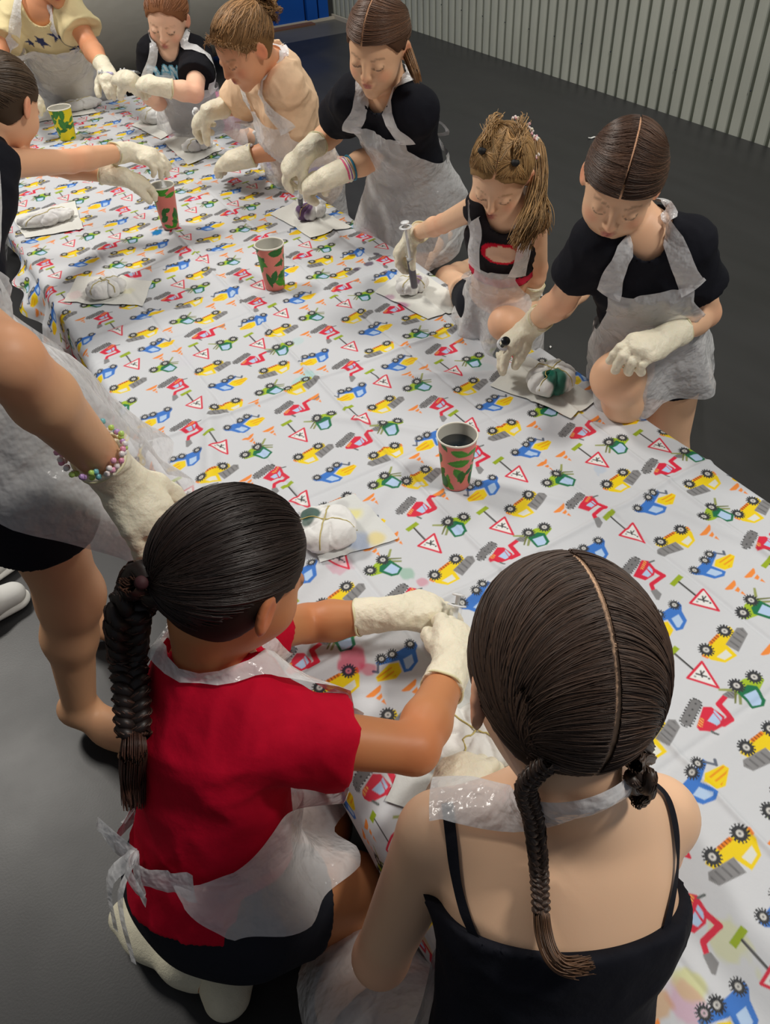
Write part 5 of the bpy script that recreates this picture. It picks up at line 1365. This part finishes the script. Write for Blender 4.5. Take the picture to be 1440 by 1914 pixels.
apron(p, top=.36, hem=-.18, bib=55, waist=110, skirt=80, flare=.9, seed=11, off=.014, wr=1.4)
hair_cap(p, .06, res=.006); h = Hair(p); gather(h, 300, (0, -.95, -.2), start=(0, .6), rad=.002); h.build()
P9 = p
# ---- girl at the left reaching over the table
p = Person('P10', 'girl at the left edge in profile stretching both bare arms towards a cup', 1.0, (236, 182, 144), (86, 68, 52))
J = p.J
J['nb'] = dp(-32, 262, 2.20); J['pe'] = V(-.10, 2.10, .30)
J['sL'] = dp(-70, 262, 2.32); J['sR'] = dp(0, 306, 2.14)
J['wR'] = at(240, 282, .52); J['eR'] = elbow(J['sR'], J['wR'], 130, 302, 1.3)
J['wL'] = at(228, 330, .46); J['eL'] = elbow(J['sL'], J['wL'], 95, 308, 1.3)
J['kR'] = at(168, 765, .07); J['kL'] = at(140, 700, .07); J['aR'] = J['kR']+V(-.34, -.05, -.02); J['aL'] = J['kL']+V(-.34, .0, -.02)
p.hand = {'R': (at(278, 293, .50)-J['wR'], V(.0, -.2, .95)), 'L': (at(268, 340, .42)-J['wL'], V(0, -.2, .95))}
p.bx = unit(V(.25, -.95, 0)); 
setup(p, dp(10, 188, 2.18), (.62, .58, -.50), 1.08, crown=(.3, .2, .9), front=(.8, .5, 0))
finish_body(p, .0055)
make_glove(p, 'R', 'drop', res=.0034); make_glove(p, 'L', 'drop', res=.0034)
tee(p, M_black, 0, .007, hem=.05, name='vest_top'); shorts(p, M_black, .45)
apron(p, top=.26, hem=-.14, bib=50, waist=120, skirt=95, flare=.5, seed=12, off=.012, fwd=(.85, -.1, 0), wr=1.3, maxr=.5)
hair_cap(p, .060, under=.7); h = Hair(p)
gather(h, 1100, (0, -.95, -.05), start=(0, .55), rad=.0012, lift=.025); h.tail([p.W((0, -.1, .0)), p.W((0, -.15, -.03)), p.W((0, -.17, -.10))], .016, .012, 100, .0012); h.build()
P10 = p
# ================================================================ things on the table
def tabz(x, y): return TZ+float(cloth_z(np.array([x]), np.array([y]))[0])
def ontab(px, py, dz=0.):
    q = at(px, py, TZ+.004)
    for _ in range(3): q = at(px, py, tabz(q[0], q[1])+dz)
    return q
def leaf(P, c, L, w, rot):
    d = P-np.array(c); u = d[:, 0]*math.cos(rot)+d[:, 1]*math.sin(rot); v = -d[:, 0]*math.sin(rot)+d[:, 1]*math.cos(rot)
    t = np.clip(u/L, -1, 1); return np.abs(v)-w*(1-t*t)*(1+.25*t)+np.maximum(0, np.abs(u)-L)
M_cup = mat('printed_paper', rough=.42, attr=True, spec=.4); M_rim = mat('paper_rim', (232, 228, 214), .5)
def cup(bx, by, rx, ry, rw, base, lab, seed, liquid=None, level=.7, leaves=(62, 140, 30), dark=(36, 100, 34)):
    b = ontab(bx, by); b[2] += .002
    H_ = min(np.linspace(.06, .25, 400), key=lambda h: abs(np.array((RW.T@(b+V(0, 0, h)-CAM)))[1]/(RW.T@(b+V(0, 0, h)-CAM))[2]*FPX+PPY-ry))
    D = (RW.T@(b+V(0, 0, H_)-CAM))[2]; R1 = rw/2*D/FPX; R0 = R1*.70
    rt = root('paper_cup', b, lab, 'cup', 'patterned paper cups')
    r = np.random.default_rng(seed); ns, nr = 120, 80
    th = np.linspace(0, 2*PI, ns, endpoint=False); z = np.linspace(0, 1, nr); TH, Z = np.meshgrid(th, z)
    R = R0+(R1-R0)*Z; P = np.stack([b[0]+R*np.cos(TH), b[1]+R*np.sin(TH), b[2]+Z*H_], -1).reshape(-1, 3)
    UV = np.stack([(TH*R1*.85).ravel(), (Z*H_).ravel()], 1); circ_ = 2*PI*R1*.85
    col = np.tile(L3(base), (len(P), 1))
    for i in range(34):
        c = V(r.uniform(0, circ_), r.uniform(.0, H_*1.02)); L = r.uniform(.014, .028); w_ = L*r.uniform(.28, .55); ro = r.uniform(0, PI); cc = L3(leaves if r.random() < .6 else dark)
        for sft in (-circ_, 0, circ_):
            col[leaf(UV, c+V(sft, 0), L, w_, ro) < 0] = cc
            vein = leaf(UV, c+V(sft, 0), L*.9, w_*.10, ro) < 0; col[vein] = cc*1.35
    col[(Z.ravel() < .035)] = L3(base)*.8
    I = np.arange(nr*ns).reshape(nr, ns); J = np.roll(I, -1, 1); q = np.stack([I[:-1], J[:-1], J[1:], I[1:]], -1).reshape(-1, 4)
    mesh_obj('cup_wall', P, q, M_cup, rt, col)
    mb = MB(); M = frame(b, V(1, 0, 0), V(0, 1, 0), V(0, 0, 1))
    mb.lathe([(.001, .006), (R0-.002, .006), (R1-.0012, H_), (R1+.0012, H_-.002), (R1+.0022, H_), (R1+.0012, H_+.0022), (R1-.001, H_+.0016), (R1-.0018, H_-.001)][:3], 48, M); mb.build('cup_lining', mat('grey_lining', (196, 194, 184), .6), rt)
    mb = MB(); mb.lathe([(R1-.0014, H_-.002), (R1-.0018, H_+.0008), (R1, H_+.0026), (R1+.002, H_+.0008), (R1+.0012, H_-.0022)], 48, M); mb.build('cup_rim', M_rim, rt)
    if liquid:
        k = level; Rr = R0+(R1-R0)*k-.0018; mb = MB(); mb.lathe([(.0005, H_*k), (Rr, H_*k), (Rr*.99, H_*k-.004), (.0005, H_*k-.004)], 40, M); tag(mb.build('dye', mat('dye_'+str(seed), liquid, .06, spec=.6), rt), label='dye in the cup')
    p_b = b+V(0, 0, 0)
    return b, H_, R1
CA = cup(853, 903, 851, 813, 76, (226, 128, 118), 'pink and green leaf paper cup nearest the camera, holding dark dye', 3, (8, 20, 28), .80)
CB = cup(515, 537, 508, 456, 54, (222, 128, 112), 'pink and green leaf paper cup standing alone at the middle of the table', 4, (60, 70, 72), .25)
CC = cup(320, 424, 308, 346, 45, (220, 124, 112), 'pink and green leaf paper cup under the hands of the girl reaching from the left', 5, (20, 60, 120), .5)
CD = cup(128, 260, 113, 201, 42, (232, 214, 20), 'yellow and green leaf paper cup near the far end of the table', 6, (60, 60, 50), .3, (60, 130, 50), (44, 108, 44))
# ---- sheets of towel
M_towel = mat('paper_towel', rough=.85, attr=True, spec=.15, bump=[(160, .4, .0015), (30, .4, .004)])
def towel(cs, lab, seed, tint=(226, 226, 220), blots=(), name='paper_towel', m=None, cat='paper towel'):
    A = [ontab(*c) for c in cs]; n = 34; u = np.linspace(0, 1, n); U, W_ = np.meshgrid(u, u); U = U[..., None]; W_ = W_[..., None]
    P = A[0]*(1-U)*(1-W_)+A[1]*U*(1-W_)+A[2]*U*W_+A[3]*(1-U)*W_; P = P.reshape(-1, 3)
    e = np.minimum(np.minimum(U, 1-U), np.minimum(W_, 1-W_)).ravel()
    P[:, :2] += (1-sm(e, 0, .1))[:, None]*.006*np.stack([snoise(P, 60, seed), snoise(P, 70, seed+2)], 1)
    P[:, 2] = TZ+cloth_z(P[:, 0], P[:, 1])+.0035+.003*np.abs(snoise(P, 40, seed))+.004*(1-sm(e, 0, .08))*np.maximum(0, snoise(P, 22, seed+1))
    col = np.tile(L3(tint), (len(P), 1))*(1+.05*snoise(P, 50, seed)[:, None])
    for (px, py, s, c, k) in blots:
        q = at(px, py, TZ+.01); d = np.linalg.norm((P-q)[:, :2], axis=1)/s*(1+.35*snoise(P, 110, 2)); a = (k*sm(-d, -1, -.5))[:, None]; col = col*(1-a)+L3(c)*a
    I = np.arange(n*n).reshape(n, n); q = np.stack([I[:-1, :-1], I[:-1, 1:], I[1:, 1:], I[1:, :-1]], -1).reshape(-1, 4)
    if np.cross((A[1]-A[0])[:2], (A[3]-A[0])[:2]) < 0: q = q[:, ::-1]
    o = mesh_obj(name, P, q, m or M_towel, None, col); tag(o, lab, cat, 'paper towels under the bundles'); return o
towel([(914, 722), (988, 668), (1121, 748), (1067, 784)], 'white paper towel under the bundle with a green dye patch', 1, blots=[(1030, 730, .05, (200, 204, 200), .8)])
towel([(700, 548), (770, 498), (886, 578), (800, 598)], 'white paper towel blotted purple under the bundle with the upright purple syringe', 2, blots=[(748, 572, .035, (176, 104, 150), .8), (728, 556, .02, (190, 130, 170), .6)])
towel([(504, 402), (560, 374), (658, 427), (581, 446)], 'white paper towel under the purple-dyed bundle', 3)
towel([(306, 268), (352, 236), (416, 280), (352, 310)], 'white paper towel under the bundle of the curly haired girl', 4)
towel([(246, 236), (292, 206), (345, 236), (300, 262)], 'white paper towel under the undyed bundle at the far right corner', 5, blots=[(270, 235, .03, (236, 226, 222), .6)])
towel([(118, 566), (146, 518), (284, 528), (268, 574)], 'white paper towel under the bundle at the left table edge, faintly stained', 6, blots=[(140, 552, .03, (226, 200, 200), .6), (240, 545, .025, (230, 226, 190), .6)])
towel([(46, 446), (25, 407), (140, 378), (158, 430)], 'white paper towel under the bundle beside the leaning left girl', 7)
towel([(62, 232), (96, 196), (166, 186), (180, 212)], 'white paper towel lying behind the yellow cup', 8)
towel([(560, 960), (662, 925), (748, 1008), (600, 1052)], 'damp paper towel tinted yellow and blue beside the dark head of the girl in red', 9, tint=(214, 216, 214), blots=[(655, 965, .030, (224, 216, 130), .75), (672, 1012, .035, (170, 186, 216), .7), (705, 1005, .025, (226, 206, 120), .7), (640, 945, .02, (190, 190, 190), .7)])
towel([(720, 1500), (850, 1225), (960, 1330), (880, 1560)], 'grey-white paper towel under the gloved hands of the girl with two plaits', 10, tint=(200, 202, 200))
# ---- scrunched garments tied with bands
M_bundle = mat('scrunched_cotton', rough=.85, attr=True, spec=.15, sheen=.1, bump=[(120, .4, .002)])
def bundle(px, py, rx, ry, rz, lab, seed, lobes=7, dyes=(), bands=2, rot=0., lump=.5):
    c = ontab(px, py)+V(0, 0, rz*.78+.004); rt = root('tied_bundle', c*V(1, 1, 0)+V(0, 0, c[2]-rz*.8), lab, 'tied shirt', 'scrunched white shirts tied for dyeing')
    F = Field(); R = np.array([[math.cos(rot), -math.sin(rot), 0], [math.sin(rot), math.cos(rot), 0], [0, 0, 1.]])
    F.ell(c, (rx, ry, rz), R, .01); r = np.random.default_rng(seed)
    for i in range(lobes):
        a = 2*PI*i/lobes+r.uniform(-.2, .2); k = r.uniform(.8, 1.15); q = c+R@V(rx*.66*math.cos(a), ry*.66*math.sin(a), r.uniform(-.1, .25)*rz); F.ell(q, V(rx*.40, ry*.40, rz*.72)*k, R, .006)
    def post(P, d):
        q = (P-c)@R; an = np.arctan2(q[:, 1]/ry, q[:, 0]/rx); rr = np.sqrt((q[:, 0]/rx)**2+(q[:, 1]/ry)**2)
        cr = np.abs(np.sin(an*lobes/2+1.2*snoise(P, 40, seed)+2*rr))
        d = d+.0070*(1-cr)**3*sm(rr, .1, .5)-.0050*np.abs(snoise(P, 90, seed))-.0034*np.abs(snoise(P, 190, seed+1))+.010*np.exp(-(rr/.16)**2)*(q[:, 2] > 0)
        return np.maximum(d, (c[2]-rz*.82)-P[:, 2])
    F.post = [post]; v, f = F.mesh(max(.0022, min(rx, ry)*.045), pad=.012)
    col = np.tile(L3((232, 232, 230)), (len(v), 1)); q = (v-c)@R
    for (dx, dy, s, cc, k) in dyes:
        d = np.sqrt((q[:, 0]-dx)**2+(q[:, 1]-dy)**2)/s*(1+.3*snoise(v, 130, 5)); a = (k*sm(-d, -1.05, -.72))[:, None]; col = col*(1-a)+L3(cc)*(1+.3*snoise(v, 200, 7)[:, None])*a
    mesh_obj('fabric', v, f, M_bundle, rt, np.clip(col, 0, 1)); mb = MB()
    for i in range(bands):
        a = PI*i/bands+.4+rot; pts = []
        for t in np.linspace(-1, 1, 22):
            for _ in (0,):
                q0 = c+V(math.cos(a), math.sin(a), 0)*t*max(rx, ry)*1.02; z = rz*1.3*math.sqrt(max(0, 1-t*t))
            pts.append(q0+V(0, 0, z))
        P_ = np.array(pts)
        for _ in range(5): P_ = P_-grad(F, P_)*(F(P_, m0=.06)-.0008)[:, None]*.9
        P_[:, 2] = np.maximum(P_[:, 2], c[2]-rz*.8+.003)
        one = MB(); one.rings(P_, .0013, 5); one.build('rubber_band', mat('band', (196, 180, 110), .6), rt)
    return c
bundle(1028, 728, .060, .052, .034, 'white bundle with one dark green patch, beside the raised knee', 11, 8, [(-.012, -.030, .030, (10, 92, 74), .96), (-.022, -.010, .014, (10, 92, 74), .9)], 2)
bundle(770, 545, .050, .040, .024, 'white bundle with a purple spot below the upright purple syringe', 12, 6, [(.010, -.012, .020, (120, 74, 120), .8)], 2)
bundle(582, 408, .056, .042, .028, 'bundle dyed purple on its left half, at the right table edge', 13, 7, [(-.030, -.01, .034, (84, 40, 96), .92), (.02, .02, .02, (150, 140, 150), .6)], 1)
bundle(372, 280, .066, .045, .024, 'white bundle spotted with blue in front of the curly haired girl', 14, 6, [(.010, -.01, .012, (90, 130, 190), .7), (.03, .0, .010, (60, 90, 160), .6)], 1)
bundle(297, 228, .075, .055, .034, 'undyed frilly white bundle at the far right corner of the table', 15, 9, [], 1)
bundle(202, 553, .060, .040, .028, 'undyed white bundle on the left side of the table beside the standing girl', 16, 6, [], 2)
bundle(92, 418, .095, .045, .022, 'greyish flattened bundle on a towel beside the leaning left girl', 17, 8, [(0, 0, .06, (206, 204, 206), .6)], 1)
bundle(148, 205, .11, .055, .022, 'low white bundle behind the yellow paper cup', 18, 7, [], 1)
bundle(612, 1005, .060, .062, .030, 'white bundle with a dark green smear near the head of the girl in red', 19, 4, [(.0, .035, .022, (10, 74, 62), .9), (-.02, .028, .014, (10, 74, 62), .8)], 2, rot=.5)
bundle(888, 1400, .070, .060, .032, 'white bundle under the gloves of the girl with two plaits', 20, 6, [], 2)
# ---- syringes
M_clear = mat('clear_plastic', (236, 240, 242), .12, spec=.6)
nt = M_clear.node_tree; b_ = nt.nodes['Principled BSDF']; out_ = [n for n in nt.nodes if n.type == 'OUTPUT_MATERIAL'][0]; tr_ = nt.nodes.new('ShaderNodeBsdfTransparent'); mx_ = nt.nodes.new('ShaderNodeMixShader'); mx_.inputs[0].default_value = .16
nt.links.new(tr_.outputs[0], mx_.inputs[1]); nt.links.new(b_.outputs[0], mx_.inputs[2]); nt.links.new(mx_.outputs[0], out_.inputs[0])
M_wplas = mat('white_plastic', (228, 230, 232), .35)
def syringe(tip, end, lab, dye, fill=.5, r=.0095, pull=.35, pm=None):
    tip = np.asarray(tip, float); end = np.asarray(end, float); L = np.linalg.norm(end-tip); z = unit(end-tip); x = unit(np.cross(z, V(.3, .8, .1))); y = np.cross(z, x); M = frame(tip, x, y, z)
    rt = root('syringe', tip, lab, 'syringe', 'dye syringes'); nz = min(.016, L*.12); B = L*(1-pull*.55)
    mb = MB(); mb.lathe([(.0012, 0), (.0018, nz*.3), (.0028, nz*.8), (r*.8, nz), (r, nz+.004), (r, B-.002), (r*1.0, B)], 24, M); mb.build('barrel', M_clear, rt)
    if dye is not None:
        mb = MB(); mb.lathe([(.0004, nz+.001), (r*.74, nz+.002), (r*.90, nz+.006), (r*.90, nz+(B-nz)*fill), (.0004, nz+(B-nz)*fill)], 24, M); tag(mb.build('dye', mat('syringe_dye', dye, .25), rt), label='coloured dye inside')
    mb = MB(); mb.lathe([(.0004, nz+(B-nz)*fill), (r*.92, nz+(B-nz)*fill), (r*.92, nz+(B-nz)*fill+.006), (.0045, nz+(B-nz)*fill+.007), (.0040, L-.003), (r*1.05, L-.003), (r*1.05, L), (.0004, L)], 20, M); mb.build('plunger', pm or M_wplas, rt)
    mb = MB(); mb.lathe([(r, B-.002), (r*1.6, B-.0015), (r*1.6, B+.0005), (r, B+.001)], 16, M); mb.build('flange', M_wplas, rt)
syringe(ontab(777, 548, .030), at(757, 415, .48), 'syringe half full of dark purple dye in the hand of the girl with hair beads', (34, 22, 52), .48, r=.0115, pull=.12)
syringe(ontab(370, 266, .035), dp(366, 205, (RW.T@(P7.tips['R'][0]-CAM))[2]+.01), 'syringe of navy dye held upright by the girl with the curly bun', (22, 30, 70), .5, pull=.15)
syringe(CC[0]+V(.01, .0, CC[1]*.62), dp(291, 292, (RW.T@(P10.tips['R'][0]-CAM))[2]), 'clear syringe drawing blue dye from the cup at the left', (20, 90, 170), .25)
g_ = P4.palm['R']; syringe(dp(925, 668, (RW.T@(g_-CAM))[2]+.06), dp(946, 637, (RW.T@(g_-CAM))[2]-.060), 'syringe seen end on in the glove above the green-patched bundle', (8, 30, 40), .7, r=.0105, pm=mat('black_plunger', (14, 24, 30), .3))
syringe(ontab(563, 388, .045), dp(556, 318, (RW.T@(P6.tips['R'][0]-CAM))[2]), 'dark tipped syringe in the hands of the girl with the apron bow', (30, 30, 50), .3)
syringe(P1.palm['R']+V(.02, .03, -.06), dp(858, 1110, (RW.T@(P1.tips['L'][0]-CAM))[2]-.055), 'syringe with a white plunger pointing up between the hands of the girl in red', (200, 30, 80), .3, r=.0105)
g_ = P8.tips['R'][0]; D_ = (RW.T@(g_-CAM))[2]; syringe(dp(264, 137, D_-.02), dp(225, 131, D_-.02), 'thin white syringe with a black end held by the girl in lettered tee', (14, 14, 18), .25, r=.007)
g_ = P9.tips['L'][0]; D_ = (RW.T@(g_-CAM))[2]; syringe(dp(216, 139, D_-.03), dp(184, 135, D_-.03), 'pale lilac syringe held by the standing person in cream', (190, 180, 220), .5, r=.008)
# ---- loose sneakers at the left
def loose(px, py, ang, lab):
    a = at(px, py, .03)*V(1, 1, 0); d = V(math.cos(ang), math.sin(ang), 0); e = root('sneaker', a, lab, 'shoe'); sneaker(e, a-d*.16, a, mat('white_knit', (214, 214, 210), .75))
loose(22, 1112, .15, 'white knitted sneaker on the mat at the left edge, nearer of two')
loose(8, 1042, .35, 'white sneaker at the left edge, farther of two and mostly cut off')
